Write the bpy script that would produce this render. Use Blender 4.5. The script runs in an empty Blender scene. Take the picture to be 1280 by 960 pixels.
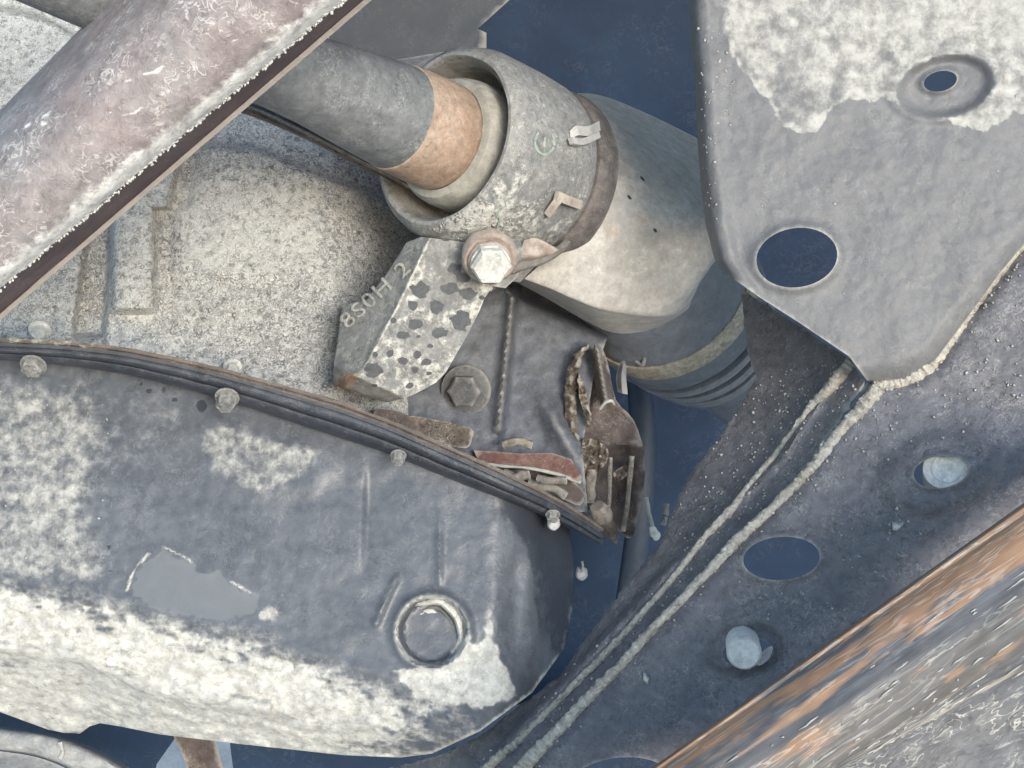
import bpy, math, random
import numpy as np
from mathutils import Vector, Matrix, noise
from mathutils.geometry import delaunay_2d_cdt

random.seed(7)
R = math.radians
scene = bpy.context.scene
col = scene.collection

# ------------------------------------------------------------------ camera, sky, sun, exposure
PITCH = R(-10)
CAM = Vector((0, 0, 0.55))
HFOV = R(40)
cam_data = bpy.data.cameras.new('camera')
cam_data.sensor_width = 36
cam_data.lens = 18 / math.tan(HFOV / 2)
cam_data.clip_start = 0.01
cam_data.clip_end = 2000
cam = bpy.data.objects.new('camera', cam_data)
cam.location = CAM
cam.rotation_euler = (R(90) + PITCH, 0, 0)
col.objects.link(cam)
scene.camera = cam

SUN_EL, SUN_AZ = R(11), R(160)          # behind the camera, to the right
world = bpy.data.worlds.new('World')
scene.world = world
world.use_nodes = True
wn = world.node_tree
bg = wn.nodes['Background']
sky = wn.nodes.new('ShaderNodeTexSky')
sky.sky_type = 'NISHITA'
sky.sun_disc = False
sky.sun_elevation = SUN_EL
sky.sun_rotation = SUN_AZ
sky.air_density = 1.0
sky.dust_density = 0.6
sky.ozone_density = 1.8
wn.links.new(sky.outputs[0], bg.inputs[0])
bg.inputs[1].default_value = 0.15

sd = bpy.data.lights.new('sun', 'SUN')
sd.energy = 1.0
sd.angle = R(20)
sd.color = (1.0, 0.985, 0.965)
sun = bpy.data.objects.new('sun', sd)
sdir = Vector((math.sin(SUN_AZ) * math.cos(SUN_EL), math.cos(SUN_AZ) * math.cos(SUN_EL), math.sin(SUN_EL)))
sun.rotation_euler = (-sdir).to_track_quat('-Z', 'Y').to_euler()
sun.location = sdir * 5
col.objects.link(sun)

vs = scene.view_settings
vs.view_transform = 'Standard'
vs.look = 'None'
vs.exposure = 1.5
vs.gamma = 1
vs.use_curve_mapping = False

# ------------------------------------------------------------------ frame helpers
K = 2 * math.tan(HFOV / 2) / 1280
FW = Vector((0, math.cos(PITCH), math.sin(PITCH)))
UP = Vector((0, -math.sin(PITCH), math.cos(PITCH)))
RT = Vector((1, 0, 0))
aCAM, aFW, aUP, aRT = (np.array(v) for v in (CAM, FW, UP, RT))


def P(x, y, d):
    return CAM + RT * ((x - 640) * K * d) - UP * ((y - 480) * K * d) + FW * d


def PA(x, y, d):
    x, y, d = np.asarray(x, float), np.asarray(y, float), np.asarray(d, float)
    return aCAM + np.outer((x - 640) * K * d, aRT) - np.outer((y - 480) * K * d, aUP) + np.outer(d, aFW)


def proj(v):
    q = v - aCAM
    d = q @ aFW
    return 640 + (q @ aRT) / (K * d), 480 - (q @ aUP) / (K * d), d


def direction(x, y, z):
    """x right, y up, z towards the viewer"""
    return (RT * x + UP * y - FW * z).normalized()


def dist_seg(px, py, a, b):
    ax, ay = a; bx, by = b
    vx, vy = bx - ax, by - ay
    L = vx * vx + vy * vy + 1e-9
    t = np.clip(((px - ax) * vx + (py - ay) * vy) / L, 0, 1)
    return np.hypot(px - ax - t * vx, py - ay - t * vy)


def dist_line(px, py, pts):
    d = np.full(np.shape(px), 1e9)
    for a, b in zip(pts[:-1], pts[1:]):
        d = np.minimum(d, dist_seg(px, py, a, b))
    return d


def inside(px, py, poly):
    px = np.asarray(px, float); py = np.asarray(py, float)
    c = np.zeros(px.shape, bool)
    n = len(poly)
    for i in range(n):
        x1, y1 = poly[i]; x2, y2 = poly[(i + 1) % n]
        if y1 == y2:
            continue
        c ^= ((y1 > py) != (y2 > py)) & (px < (x2 - x1) * (py - y1) / (y2 - y1) + x1)
    return c


def sdist(px, py, poly):
    d = dist_line(px, py, list(poly) + [poly[0]])
    return np.where(inside(px, py, poly), d, -d)


def region(px, py, poly, w=8):
    return np.clip(0.5 + sdist(px, py, poly) / (2 * w), 0, 1)


def sstep(a, b, x):
    t = np.clip((x - a) / (b - a), 0, 1)
    return t * t * (3 - 2 * t)


def bump(x, c, w):
    return np.exp(-((x - c) / w) ** 2)


def fbm(px, py, s, seed=0.0, oct=3):
    px = np.atleast_1d(px); py = np.atleast_1d(py)
    return np.array([noise.fractal((float(a) / s, float(b) / s, seed), 1.0, 2.0, oct) for a, b in zip(px, py)])


def ell(cx, cy, rx, ry, ang=0, n=40):
    c, s = math.cos(R(ang)), math.sin(R(ang))
    return [(cx + rx * math.cos(t) * c - ry * math.sin(t) * s, cy + rx * math.cos(t) * s + ry * math.sin(t) * c)
            for t in [2 * math.pi * i / n for i in range(n)]]


def elld(px, py, cx, cy, rx, ry, ang=0):
    c, s = math.cos(R(ang)), math.sin(R(ang))
    dx, dy = px - cx, py - cy
    return np.hypot((dx * c + dy * s) / rx, (-dx * s + dy * c) / ry)


def along(pts, x):
    xs, ys = zip(*pts)
    return np.interp(x, xs, ys)


# ------------------------------------------------------------------ materials
class NT:
    def __init__(self, name):
        self.m = bpy.data.materials.new(name)
        self.m.use_nodes = True
        self.t = self.m.node_tree
        self.b = self.t.nodes['Principled BSDF']

    def n(self, kind, **kw):
        nd = self.t.nodes.new('ShaderNode' + kind)
        for k, v in kw.items():
            setattr(nd, k, v)
        return nd

    def l(self, a, b):
        self.t.links.new(a, b)

    def math(self, op, a, b=None, c=None):
        nd = self.n('Math', operation=op)
        for i, v in enumerate((a, b, c)):
            if v is None:
                continue
            if isinstance(v, (int, float)):
                nd.inputs[i].default_value = v
            else:
                self.l(v, nd.inputs[i])
        return nd.outputs[0]

    def ramp(self, x, a, b, lo=0.0, hi=1.0):
        nd = self.n('MapRange', interpolation_type='SMOOTHSTEP')
        self.l(x, nd.inputs[0])
        for i, v in zip((1, 2, 3, 4), (a, b, lo, hi)):
            nd.inputs[i].default_value = v
        return nd.outputs[0]

    def mix(self, f, a, b):
        nd = self.n('Mix', data_type='RGBA')
        if isinstance(f, (int, float)):
            nd.inputs[0].default_value = f
        else:
            self.l(f, nd.inputs[0])
        for i, v in ((6, a), (7, b)):
            if isinstance(v, tuple):
                nd.inputs[i].default_value = (*v, 1)
            else:
                self.l(v, nd.inputs[i])
        return nd.outputs[2]

    def noise(self, vec, scale, detail=4, rough=0.55, dist=0.0):
        nd = self.n('TexNoise')
        self.l(vec, nd.inputs['Vector'])
        nd.inputs['Scale'].default_value = scale
        nd.inputs['Detail'].default_value = detail
        nd.inputs['Roughness'].default_value = rough
        nd.inputs['Distortion'].default_value = dist
        return nd.outputs[0]


MASK = 'wear_and_light'


def grime(name, base, base2=None, dust=(0.42, 0.39, 0.34), rust=(0.30, 0.13, 0.06), dark=(0.035, 0.037, 0.042),
          dust0=0.0, rust0=-0.4, worm=0.35, rough=0.7, metal=0.0, scale=1.0, relief=1.0, streak=None,
          dust_noise=1.1, dust_rough=0.9, worm_col=(0.55, 0.53, 0.48), patch=1.0, spec=0.4, grit=0.24, film=(.115, .127, .140), thin=False, gate=(0.42, 0.62), wt=0.90, edge=0.45, ds=0.13, speck=0.17):
    t = NT(name)
    tc = t.n('TexCoord')
    vec = tc.outputs['Object']
    if streak is not None:                       # grain drawn out along one direction of the piece
        dv, k_ = streak
        d1 = t.n('VectorMath', operation='DOT_PRODUCT'); t.l(vec, d1.inputs[0]); d1.inputs[1].default_value = dv
        d2 = t.n('VectorMath', operation='SCALE'); d2.inputs[0].default_value = dv
        t.l(t.math('MULTIPLY', d1.outputs['Value'], 1 - k_), d2.inputs['Scale'])
        d3 = t.n('VectorMath', operation='SUBTRACT'); t.l(vec, d3.inputs[0]); t.l(d2.outputs[0], d3.inputs[1])
        vec = d3.outputs[0]
    at = t.n('Attribute', attribute_name=MASK)
    sep = t.n('SeparateColor')
    t.l(at.outputs['Color'], sep.inputs[0])
    n1 = t.noise(vec, 32 * scale, 5, 0.6, 0.4)
    n2 = t.noise(vec, 190 * scale, 6, 0.68, 0.15)
    n3 = t.noise(vec, 330 * scale, 2, 0.5, 1.2)
    n4 = t.noise(vec, 75 * scale, 5, 0.62, 0.5)
    n5 = t.noise(tc.outputs['Object'] if streak is None else vec, 430, 2, 0.45, 0.9)
    sl = t.ramp(n5, 0.56, 0.70)
    sk = t.ramp(n5, 0.43, 0.29)
    wl = t.math('SUBTRACT', 1.0, t.math('ABSOLUTE', t.math('MULTIPLY_ADD', n3, 2.0, -1.0)))   # thin ridges
    wl = t.ramp(wl, wt, 1.0)
    c = t.mix(t.ramp(n1, 0.35, 0.65), base, base2 or tuple(v * 1.25 for v in base))
    g = t.ramp(n2, 0.28, 0.72, 1 - grit, 1 + grit)                                           # fine grain
    vm = t.n('VectorMath', operation='SCALE')
    t.l(c, vm.inputs[0]); t.l(g, vm.inputs['Scale'])
    c = vm.outputs[0]
    # rust
    rf = t.math('ADD', sep.outputs[1], t.math('ADD', t.math('MULTIPLY_ADD', n4, 1.4, -0.7), t.math('MULTIPLY_ADD', n2, 0.8, -0.4 + rust0)))
    rf = t.ramp(rf, 0.35, 0.65)
    rc = t.mix(n2, tuple(v * 0.6 for v in rust), tuple(min(1, v * 1.5) for v in rust))
    c = t.mix(rf, c, rc)
    # dust and dried mud, plus highlights and shade painted through its mask
    df = t.math('ADD', sep.outputs[0], t.math('ADD', t.math('MULTIPLY_ADD', n2, dust_noise, -dust_noise / 2),
                                              t.math('MULTIPLY_ADD', n4, 0.8 * patch, -0.4 * patch + dust0)))
    df = t.ramp(df, 0.51 - ds, 0.51 + ds)
    if thin:                                     # a thin coat lets the paint show through
        df = t.math('MULTIPLY', df, t.ramp(sep.outputs[0], 0.35, 0.85, 0.42, 1.0))
    dc = t.mix(t.ramp(n2, 0.3, 0.7), tuple(v * 0.72 for v in dust), tuple(min(0.85, v * 1.25) for v in dust))
    c = t.mix(df, c, dc)
    # crumbly pale threads
    wf = t.math('MULTIPLY', wl, t.math('MULTIPLY', t.ramp(n4, *gate), worm))
    c = t.mix(wf, c, worm_col)
    # coarse gritty specks, light and dark
    sg_ = t.math('MULTIPLY', t.ramp(n4, .30, .62, .45, 1.0), speck)
    if thin:
        sg_ = t.math('MULTIPLY', sg_, t.ramp(sep.outputs[0], .1, .6, .18, 1.0))
    sv = t.math('ADD', 1.0, t.math('MULTIPLY', t.math('SUBTRACT', sl, t.math('MULTIPLY', sk, 1.1)), sg_))
    vm2 = t.n('VectorMath', operation='SCALE')
    t.l(c, vm2.inputs[0]); t.l(sv, vm2.inputs['Scale'])
    c = vm2.outputs[0]
    # worn, dusty edges, also drawing bright halo lines along outlines
    ge = t.n('NewGeometry')
    ef = t.ramp(t.math('ADD', ge.outputs['Pointiness'], t.math('MULTIPLY_ADD', n2, .06, -.03)), 0.53, 0.60, 0.0, edge)
    c = t.mix(ef, c, tuple(.55 * a_ + .45 * b_ for a_, b_ in zip(dust, worm_col)))
    # smooth grey film (oil run)
    c = t.mix(t.ramp(at.outputs['Alpha'], .35, .65, 0, .8), c, film)
    # dark chips, and shade painted through the dark mask
    bf = t.math('ADD', sep.outputs[2], t.math('MULTIPLY_ADD', n2, 0.5, -0.25))
    bf = t.ramp(bf, 0.42, 0.58)
    c = t.mix(bf, c, dark)
    t.l(c, t.b.inputs['Base Color'])
    rg = t.math('MULTIPLY_ADD', df, dust_rough - rough, rough)
    rg = t.math('MULTIPLY_ADD', n2, 0.2, t.math('ADD', rg, -0.1))
    t.l(rg, t.b.inputs['Roughness'])
    t.b.inputs['Metallic'].default_value = metal
    t.b.inputs['Specular IOR Level'].default_value = spec
    h = t.math('ADD', t.math('MULTIPLY', n2, 0.7), t.math('ADD', t.math('MULTIPLY', wl, 0.35 * worm), t.math('MULTIPLY', df, 0.25)))
    h = t.math('ADD', h, t.math('MULTIPLY', t.math('SUBTRACT', sl, sk), .6 * speck))
    h = t.math('ADD', h, t.math('MULTIPLY', bf, -0.5))
    h = t.math('MULTIPLY', h, t.math('SUBTRACT', 1.0, t.ramp(at.outputs['Alpha'], .3, .7, 0, .95)))
    bp = t.n('Bump')
    bp.inputs['Strength'].default_value = min(1.0, 0.75 * relief)
    bp.inputs['Distance'].default_value = 0.0008 * relief
    t.l(h, bp.inputs['Height'])
    t.l(bp.outputs[0], t.b.inputs['Normal'])
    return t.m


ALU = (0.20, 0.195, 0.18)
M = {}
M['casting'] = grime('cast_aluminium', (0.225, 0.228, 0.228), (0.285, 0.287, 0.282), dust=(0.375, 0.377, 0.364), dust0=0.14, worm=0.8, scale=1.3, gate=(.15, .4), wt=.84, patch=.4, grit=.38, worm_col=(.62, .62, .60), speck=0.29)
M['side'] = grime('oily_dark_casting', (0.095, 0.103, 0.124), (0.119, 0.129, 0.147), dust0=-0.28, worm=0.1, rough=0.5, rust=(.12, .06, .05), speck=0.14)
M['pan'] = grime('painted_pan_steel', (0.082, 0.091, 0.107), (0.104, 0.114, 0.131), dust=(0.46, 0.452, 0.415), dust0=-0.10, dark=(.038, .044, .056), worm=0.14, thin=True,
                 rough=0.38, relief=.6, dust_noise=1.0, patch=0.45, grit=0.18, ds=.28, worm_col=(.40, .40, .385), speck=0.26, film=(.150, .162, .172))
M['flange'] = grime('oily_flange', (0.029, 0.034, 0.045), (0.045, 0.050, 0.064), dust0=-0.25, worm=0.1, rough=0.45, edge=.1, speck=0.07)
M['gasket'] = grime('rusty_gasket', (0.075, 0.058, 0.052), (0.11, 0.085, 0.075), rust=(.14,.085,.06), dust0=-0.2, rust0=-.1, worm=0.2, edge=.12)
M['bolt'] = grime('dusty_bolt', (0.13, 0.13, 0.128), (0.20, 0.198, 0.19), dust=(.38,.375,.36), dust0=0.02, worm=0.6, scale=2, speck=.6)
M['darkbolt'] = grime('dark_bolt', (0.07, 0.075, 0.085), (0.10, 0.105, 0.11), dust0=-0.2, worm=0.2, scale=2, rough=.5)
M['cream'] = grime('cream_bolt', (0.50, 0.495, 0.465), (0.62, 0.615, 0.575), dust0=0.0, dust=(.5,.49,.46), worm=0.2, scale=2, speck=.35)
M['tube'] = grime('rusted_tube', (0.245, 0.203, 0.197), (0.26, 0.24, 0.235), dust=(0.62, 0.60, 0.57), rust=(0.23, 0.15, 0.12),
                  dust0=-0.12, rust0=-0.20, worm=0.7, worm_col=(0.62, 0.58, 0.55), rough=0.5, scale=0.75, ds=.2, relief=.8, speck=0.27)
M['tube_edge'] = grime('maroon_oxide', (0.085, 0.055, 0.058), (0.11, 0.075, 0.075), dust0=-0.35, worm=0.15, rough=0.5)
M['flake_glint_white'] = grime('white_flakes', (0.66, 0.65, 0.62), (0.75, 0.74, 0.70), dust0=0.0, dust=(.6, .58, .54), worm=0.1, scale=2)
M['bracket'] = grime('cast_iron_bracket', (0.192, 0.196, 0.194), (0.258, 0.259, 0.252), dust=(0.480, 0.474, 0.438), rust=(.26, .14, .07),
                     dark=(.095, .10, .108), dust0=-0.02, rust0=-0.3, worm=0.7, scale=1.5, speck=0.29)
M['band'] = grime('brown_band', (0.075, 0.065, 0.062), (0.11, 0.095, 0.09), rust=(.16,.10,.08), dust0=-0.25, rust0=-.35, worm=0.15)
M['shaft'] = grime('grey_shaft', (0.145, 0.153, 0.16), (0.185, 0.193, 0.198), dust0=-0.15, worm=0.3, rough=0.5, speck=0.20)
M['collar'] = grime('rusty_collar', (0.34, 0.23, 0.165), (0.42, 0.31, 0.235), rust0=-0.05, rust=(0.34, 0.20, 0.13), dust0=-0.2, worm=0.4, scale=1.6, speck=0.20)
M['rustwash'] = grime('rust_washed_metal', (0.30, 0.235, 0.195), (0.40, 0.33, 0.28), rust=(.30, .20, .14), rust0=-0.15, dust0=-0.1, worm=0.3, scale=1.6)
M['seal'] = grime('ivory_seal', (0.29, 0.28, 0.245), (0.36, 0.35, 0.305), dust0=-.1, worm=0.1, speck=0.10)
M['groove'] = grime('dusty_inner_wall', (0.14, 0.135, 0.125), (0.19, 0.18, 0.165), dust0=-.1, worm=0.1)
M['shield'] = grime('heat_shield_steel', (0.385, 0.365, 0.335), (0.45, 0.43, 0.40), dust=(.52, .505, .47), rust=(.40, .28, .18), dust0=-0.12, rust0=-0.06, worm=0.15, rough=0.6, grit=0.18, speck=0.15, edge=.6)
M['rubber'] = grime('black_rubber', (0.125, 0.14, 0.165), (0.15, 0.165, 0.19), dust0=-0.3, worm=0.05, rough=0.5, grit=.15, edge=.5, speck=.12)
M['rubber_hose'] = grime('blue_black_hose', (0.03, 0.045, 0.07), (0.036, 0.052, 0.08), dust0=-.45, rust0=-.8, worm=.02, rough=.55, grit=.1, edge=0, speck=.05)
M['clamp'] = grime('tarnished_clamp', (0.30, 0.26, 0.20), (0.40, 0.36, 0.29), dust=(.46,.43,.37), rust=(.5, .29, .11), dust0=.05, rust0=-.25, worm=0.3, scale=2, speck=.4)
M['plate'] = grime('grey_subframe_paint', (0.135, 0.1385, 0.147), (0.150, 0.1535, 0.161), dust=(0.375, 0.372, 0.352), dust0=-0.28, rust0=-.6, worm=0.10,
                   rough=0.5, dust_noise=0.7, patch=0.30, ds=.24, grit=0.1, speck=0.09)
M['rail'] = grime('black_subframe_paint', (0.120, 0.119, 0.133), (0.146, 0.144, 0.156), dust=(.36, .345, .33), dust0=-0.22, rust0=-.5, worm=0.25, rough=0.5, dust_noise=1.0, patch=.5, grit=0.2, speck=.30)
M['weld'] = grime('pale_weld_crust', (0.30, 0.28, 0.24), (0.42, 0.40, 0.35), dust0=0.1, worm=0.6, scale=1.6, speck=0.41)
M['crumb'] = grime('dry_mud_crumb', (0.30, 0.298, 0.285), (0.42, 0.415, 0.395), dust=(.36,.355,.335), dust0=0.2, worm=0.0, scale=2)
rail_dir = tuple((P(1400, 545, .47) - P(700, 1042, .47)).normalized())
M['bar'] = grime('streaked_rusty_steel', (0.075, 0.085, 0.105), (0.135, 0.125, 0.115), dust=(.40, .37, .33), rust=(0.25, 0.155, 0.10), dust0=-0.10, rust0=0.16, worm=0.5, scale=1.0, dark=(.045, .055, .078), streak=(rail_dir, .06), speck=0.15, ds=.24, grit=.4, relief=.6)
M['web'] = grime('blue_grey_steel', (0.10, 0.108, 0.125), (0.145, 0.145, 0.15), dust=(.42, .41, .39), rust=(.22,.15,.11), dust0=-0.14, rust0=.02, worm=0.7, scale=.9, speck=.35, streak=(rail_dir, .4), relief=.7)
M['navy'] = grime('shade_navy', (0.0115, 0.0250, 0.054), (0.0165, 0.0335, 0.069), dust0=-0.52, rust0=-.8, worm=0.03, rough=0.6, grit=.08, relief=.3, spec=.15, edge=0, speck=.0, scale=.4)  # blue-black of the shaded recesses put into the base colour
M['smudge'] = grime('navy_smudge', (0.035, 0.05, 0.08), (0.045, 0.062, 0.095), dust0=-.5, rust0=-.8, worm=0, relief=.2)
M['plastic'] = grime('grey_plastic', (0.024, 0.031, 0.041), (0.029, 0.036, 0.047), dust0=-0.5, rust0=-.8, worm=0.05, rough=0.6, grit=.08, relief=.4, speck=0.05)
M['copper'] = grime('reddish_metal', (0.13, 0.062, 0.05), (0.175, 0.095, 0.078), dust0=-.25, rust0=-.2, rust=(.2, .09, .07), worm=0.2, scale=1.6)
M['ochre'] = grime('ochre_crust', (0.085, 0.066, 0.053), (0.15, 0.115, 0.088), dust0=-0.08, dust=(.30, .26, .21), rust=(.20,.11,.065), rust0=-.05, worm=0.5, scale=2, speck=.6, edge=.8)
M['brownmetal'] = grime('brown_metal', (0.075, 0.058, 0.054), (0.105, 0.08, 0.072), dust0=-.25, rust0=-.12, rust=(.15, .08, .055), worm=0.2)
M['plug'] = grime('grimy_plug', (0.055, 0.055, 0.056), (0.10, 0.096, 0.09), dust=(.36, .35, .32), dust0=-.05, worm=.6, scale=2)
M['steel'] = grime('bright_steel', (0.34, 0.345, 0.35), (0.42, 0.42, 0.42), dust0=-.2, worm=0.1, rough=.4)
M['guard'] = grime('pale_splash_guard', (0.255, 0.262, 0.270), (0.330, 0.335, 0.333), dust=(0.468, 0.461, 0.442), dust0=0.0, worm=0.4, speck=0.20)
M['sky_white'] = grime('sky_white_paint', (0.80, 0.80, 0.79), (0.82, 0.82, 0.81), dust0=-.6, rust0=-.8, worm=0, scale=.2, grit=.03, speck=0.00)
M['concrete'] = grime('pale_concrete', (0.55, 0.545, 0.52), (0.62, 0.61, 0.59), dust0=-.2, rust0=-.8, worm=0.1, scale=.05)


# ------------------------------------------------------------------ object helpers
def tag(o, label=None, cat=None, group=None, kind=None):
    if label: o['label'] = label
    if cat: o['category'] = cat
    if group: o['group'] = group
    if kind: o['kind'] = kind
    return o


def thing(name, label, cat, at, group=None):
    o = bpy.data.objects.new(name, None)
    o.empty_display_size = 0.02
    o.location = at
    col.objects.link(o)
    return tag(o, label, cat, group)


def link(name, verts, faces, mat, parent=None, smooth=True, mask=None, sharp=50):
    verts = np.asarray(verts, float)
    if callable(mask):
        x, y, _ = proj(verts)
        mask = mask(x, y)
    # back to the parent's own frame
    g = parent
    off = Vector((0, 0, 0))
    while g is not None:
        off += Vector(g.location)
        g = g.parent
    origin = Vector((0, 0, 0))
    if parent is None:
        origin = Vector(verts.mean(axis=0))
    local = verts - np.array(off) - np.array(origin)
    me = bpy.data.meshes.new(name)
    me.from_pydata(local.tolist(), [], [list(f) for f in faces])
    me.materials.append(mat)
    if smooth:
        me.shade_smooth()
        if sharp:
            me.set_sharp_from_angle(angle=R(sharp))
    if mask is None:
        mask = ()
    a = me.attributes.new(MASK, 'FLOAT_COLOR', 'POINT')
    buf = np.zeros((len(verts), 4), np.float32)
    for i, ch in enumerate(mask):
        buf[:, i] = ch
    a.data.foreach_set('color', buf.ravel())
    me.validate()
    o = bpy.data.objects.new(name, me)
    o.location = origin
    col.objects.link(o)
    if parent is not None:
        o.parent = parent
    return o


def densify(poly, step, closed=True):
    out = []
    n = len(poly)
    for i in range(n if closed else n - 1):
        a, b = poly[i], poly[(i + 1) % n]
        L = math.hypot(b[0] - a[0], b[1] - a[1])
        k = max(1, int(round(L / step)))
        for j in range(k):
            out.append((a[0] + (b[0] - a[0]) * j / k, a[1] + (b[1] - a[1]) * j / k))
    if not closed:
        out.append(poly[-1])
    return out


def smooth_poly(poly, n=6, closed=True):
    """Catmull-Rom through the points"""
    p = np.array(poly, float)
    N = len(p)
    out = []
    for i in range(N if closed else N - 1):
        if closed:
            a, b, c, d = p[(i - 1) % N], p[i], p[(i + 1) % N], p[(i + 2) % N]
        else:
            a, b, c, d = p[max(i - 1, 0)], p[i], p[i + 1], p[min(i + 2, N - 1)]
        for k in range(n):
            t = k / n
            out.append(tuple(0.5 * ((2 * b) + (c - a) * t + (2 * a - 5 * b + 4 * c - d) * t * t + (3 * b - a - 3 * c + d) * t ** 3)))
    if not closed:
        out.append(tuple(p[-1]))
    return out


def sheet_geo(outline, dfn, step=6, holes=(), thick=0.002, jag=0.0):
    """A shaped sheet: outline and holes traced, its own depth everywhere, real thickness behind."""
    out = densify(outline, step)
    if jag:
        out = [(x + random.uniform(-jag, jag), y + random.uniform(-jag, jag)) for x, y in out]
    hs = [densify(h, min(step, 4)) for h in holes]
    pts = list(out)
    edges = [(i, (i + 1) % len(out)) for i in range(len(out))]
    for h in hs:
        b = len(pts)
        pts += h
        edges += [(b + i, b + (i + 1) % len(h)) for i in range(len(h))]
    xs, ys = [p[0] for p in out], [p[1] for p in out]
    gx, gy = np.meshgrid(np.arange(min(xs) + step / 2, max(xs), step), np.arange(min(ys) + step / 2, max(ys), step * 0.87))
    gx = gx + (np.arange(gx.shape[0]) % 2)[:, None] * step / 2
    gx, gy = gx.ravel(), gy.ravel()
    ok = sdist(gx, gy, out) > step * 0.45
    for h in hs:
        ok &= sdist(gx, gy, h) < -step * 0.4
    pts += list(zip(gx[ok], gy[ok]))
    v, e, f, *_ = delaunay_2d_cdt([Vector(p) for p in pts], edges, [], 0, 1e-4)
    vx = np.array([p.x for p in v]); vy = np.array([p.y for p in v])
    f = np.array([list(t) for t in f])
    cx, cy = vx[f].mean(1), vy[f].mean(1)
    ok = inside(cx, cy, out)
    for h in hs:
        ok &= ~inside(cx, cy, h)
    f = f[ok]
    d = dfn(vx, vy)
    front = PA(vx, vy, d)
    back = PA(vx, vy, d + thick)
    # face winding towards the camera
    a, b, c = front[f[0][0]], front[f[0][1]], front[f[0][2]]
    area = (vx[f[:, 1]] - vx[f[:, 0]]) * (vy[f[:, 2]] - vy[f[:, 0]]) - (vx[f[:, 2]] - vx[f[:, 0]]) * (vy[f[:, 1]] - vy[f[:, 0]])
    f = np.where((area > 0)[:, None], f[:, ::-1], f)
    n = len(vx)
    faces = [tuple(t) for t in f] + [tuple(t[::-1] + n) for t in f]
    cnt = {}
    for t in f:
        for i in range(3):
            k = (t[i], t[(i + 1) % 3])
            cnt[k] = 1
    for (i, j) in list(cnt):
        if (j, i) not in cnt:
            faces.append((j, i, i + n, j + n))
    return np.vstack([front, back]), faces


def sheet(name, outline, dfn, mat, parent=None, step=6, holes=(), thick=0.002, mask=None, jag=0.0, smooth=True):
    if not callable(dfn):
        c = dfn
        dfn = lambda x, y: np.full(np.shape(x), c)
    v, f = sheet_geo(outline, dfn, step, holes, thick, jag)
    return link(name, v, f, mat, parent, smooth, mask)


def cr_rows(grid, nu, nv):
    g = np.array(grid, float)

    def sub(a, n):
        N = a.shape[0]
        out = []
        for i in range(N - 1):
            p0, p1, p2, p3 = a[max(i - 1, 0)], a[i], a[i + 1], a[min(i + 2, N - 1)]
            for k in range(n):
                t = k / n
                out.append(0.5 * (2 * p1 + (p2 - p0) * t + (2 * p0 - 5 * p1 + 4 * p2 - p3) * t * t + (3 * p1 - p0 - 3 * p2 + p3) * t ** 3))
        out.append(a[-1])
        return np.array(out)
    g = sub(g, nu)
    g = np.swapaxes(sub(np.swapaxes(g, 0, 1), nv), 0, 1)
    return g


def patch(name, grid, mat, parent=None, nu=6, nv=6, thick=0.0015, mask=None, wob=0.0, sharp=50):
    """A bent sheet through a net of (x, y, depth) points, with thickness."""
    g = cr_rows(grid, nu, nv)
    a, b = g.shape[:2]
    x, y, d = g[..., 0].ravel(), g[..., 1].ravel(), g[..., 2].ravel()
    if wob:
        d = d + fbm(x, y, 30, 3.1) * wob
    front = PA(x, y, d)
    # normals for thickness
    fr = front.reshape(a, b, 3)
    du = np.gradient(fr, axis=0); dv = np.gradient(fr, axis=1)
    nn = np.cross(du, dv)
    nn /= np.linalg.norm(nn, axis=2, keepdims=True) + 1e-12
    s = np.sign((nn.reshape(-1, 3) * (aCAM - front)).sum(1).mean()) or 1
    back = front - s * nn.reshape(-1, 3) * thick
    n = a * b
    F = []
    idx = lambda i, j: i * b + j
    for i in range(a - 1):
        for j in range(b - 1):
            q = (idx(i, j), idx(i + 1, j), idx(i + 1, j + 1), idx(i, j + 1))
            if s < 0: q = q[::-1]
            F.append(q)
            F.append(tuple(k + n for k in q[::-1]))
    rim = [idx(i, 0) for i in range(a)] + [idx(a - 1, j) for j in range(1, b)] + \
          [idx(i, b - 1) for i in range(a - 2, -1, -1)] + [idx(0, j) for j in range(b - 2, 0, -1)]
    for i in range(len(rim)):
        p, q = rim[i], rim[(i + 1) % len(rim)]
        F.append((q, p, p + n, q + n) if s > 0 else (p, q, q + n, p + n))
    return link(name, np.vstack([front, back]), F, mat, parent, True, mask, sharp)


def frame_of(axis):
    a = Vector(axis).normalized()
    h = Vector((0, 0, 1)) if abs(a.z) < 0.9 else Vector((1, 0, 0))
    u = a.cross(h).normalized()
    return a, u, a.cross(u).normalized()


def lathe_geo(origin, axis, profile, seg=64, cap=True, arc=None, wob=0.0, hexn=None):
    a, u, v = frame_of(axis)
    V, F = [], []
    n = seg
    for (t, r) in profile:
        for i in range(n):
            th = 2 * math.pi * i / n
            rr = r
            if hexn:
                k = math.pi / hexn
                rr = r * math.cos(k) / math.cos((th % (2 * k)) - k)
            if wob:
                rr *= 1 + wob * noise.noise((math.cos(th) * 2 + t * 40, math.sin(th) * 2, t * 60))
            V.append(origin + a * t + (u * math.cos(th) + v * math.sin(th)) * rr)
    m = len(profile)
    for j in range(m - 1):
        for i in range(n):
            F.append((j * n + i, j * n + (i + 1) % n, (j + 1) * n + (i + 1) % n, (j + 1) * n + i))
    if cap:
        F.append(tuple(range(n))[::-1])
        F.append(tuple((m - 1) * n + i for i in range(n)))
    return [tuple(p) for p in V], F


def lathe(name, origin, axis, profile, mat, parent=None, seg=64, cap=True, mask=None, wob=0.0, sharp=40):
    V, F = lathe_geo(origin, axis, profile, seg, cap, None, wob)
    return link(name, V, F, mat, parent, True, mask, sharp)


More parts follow.
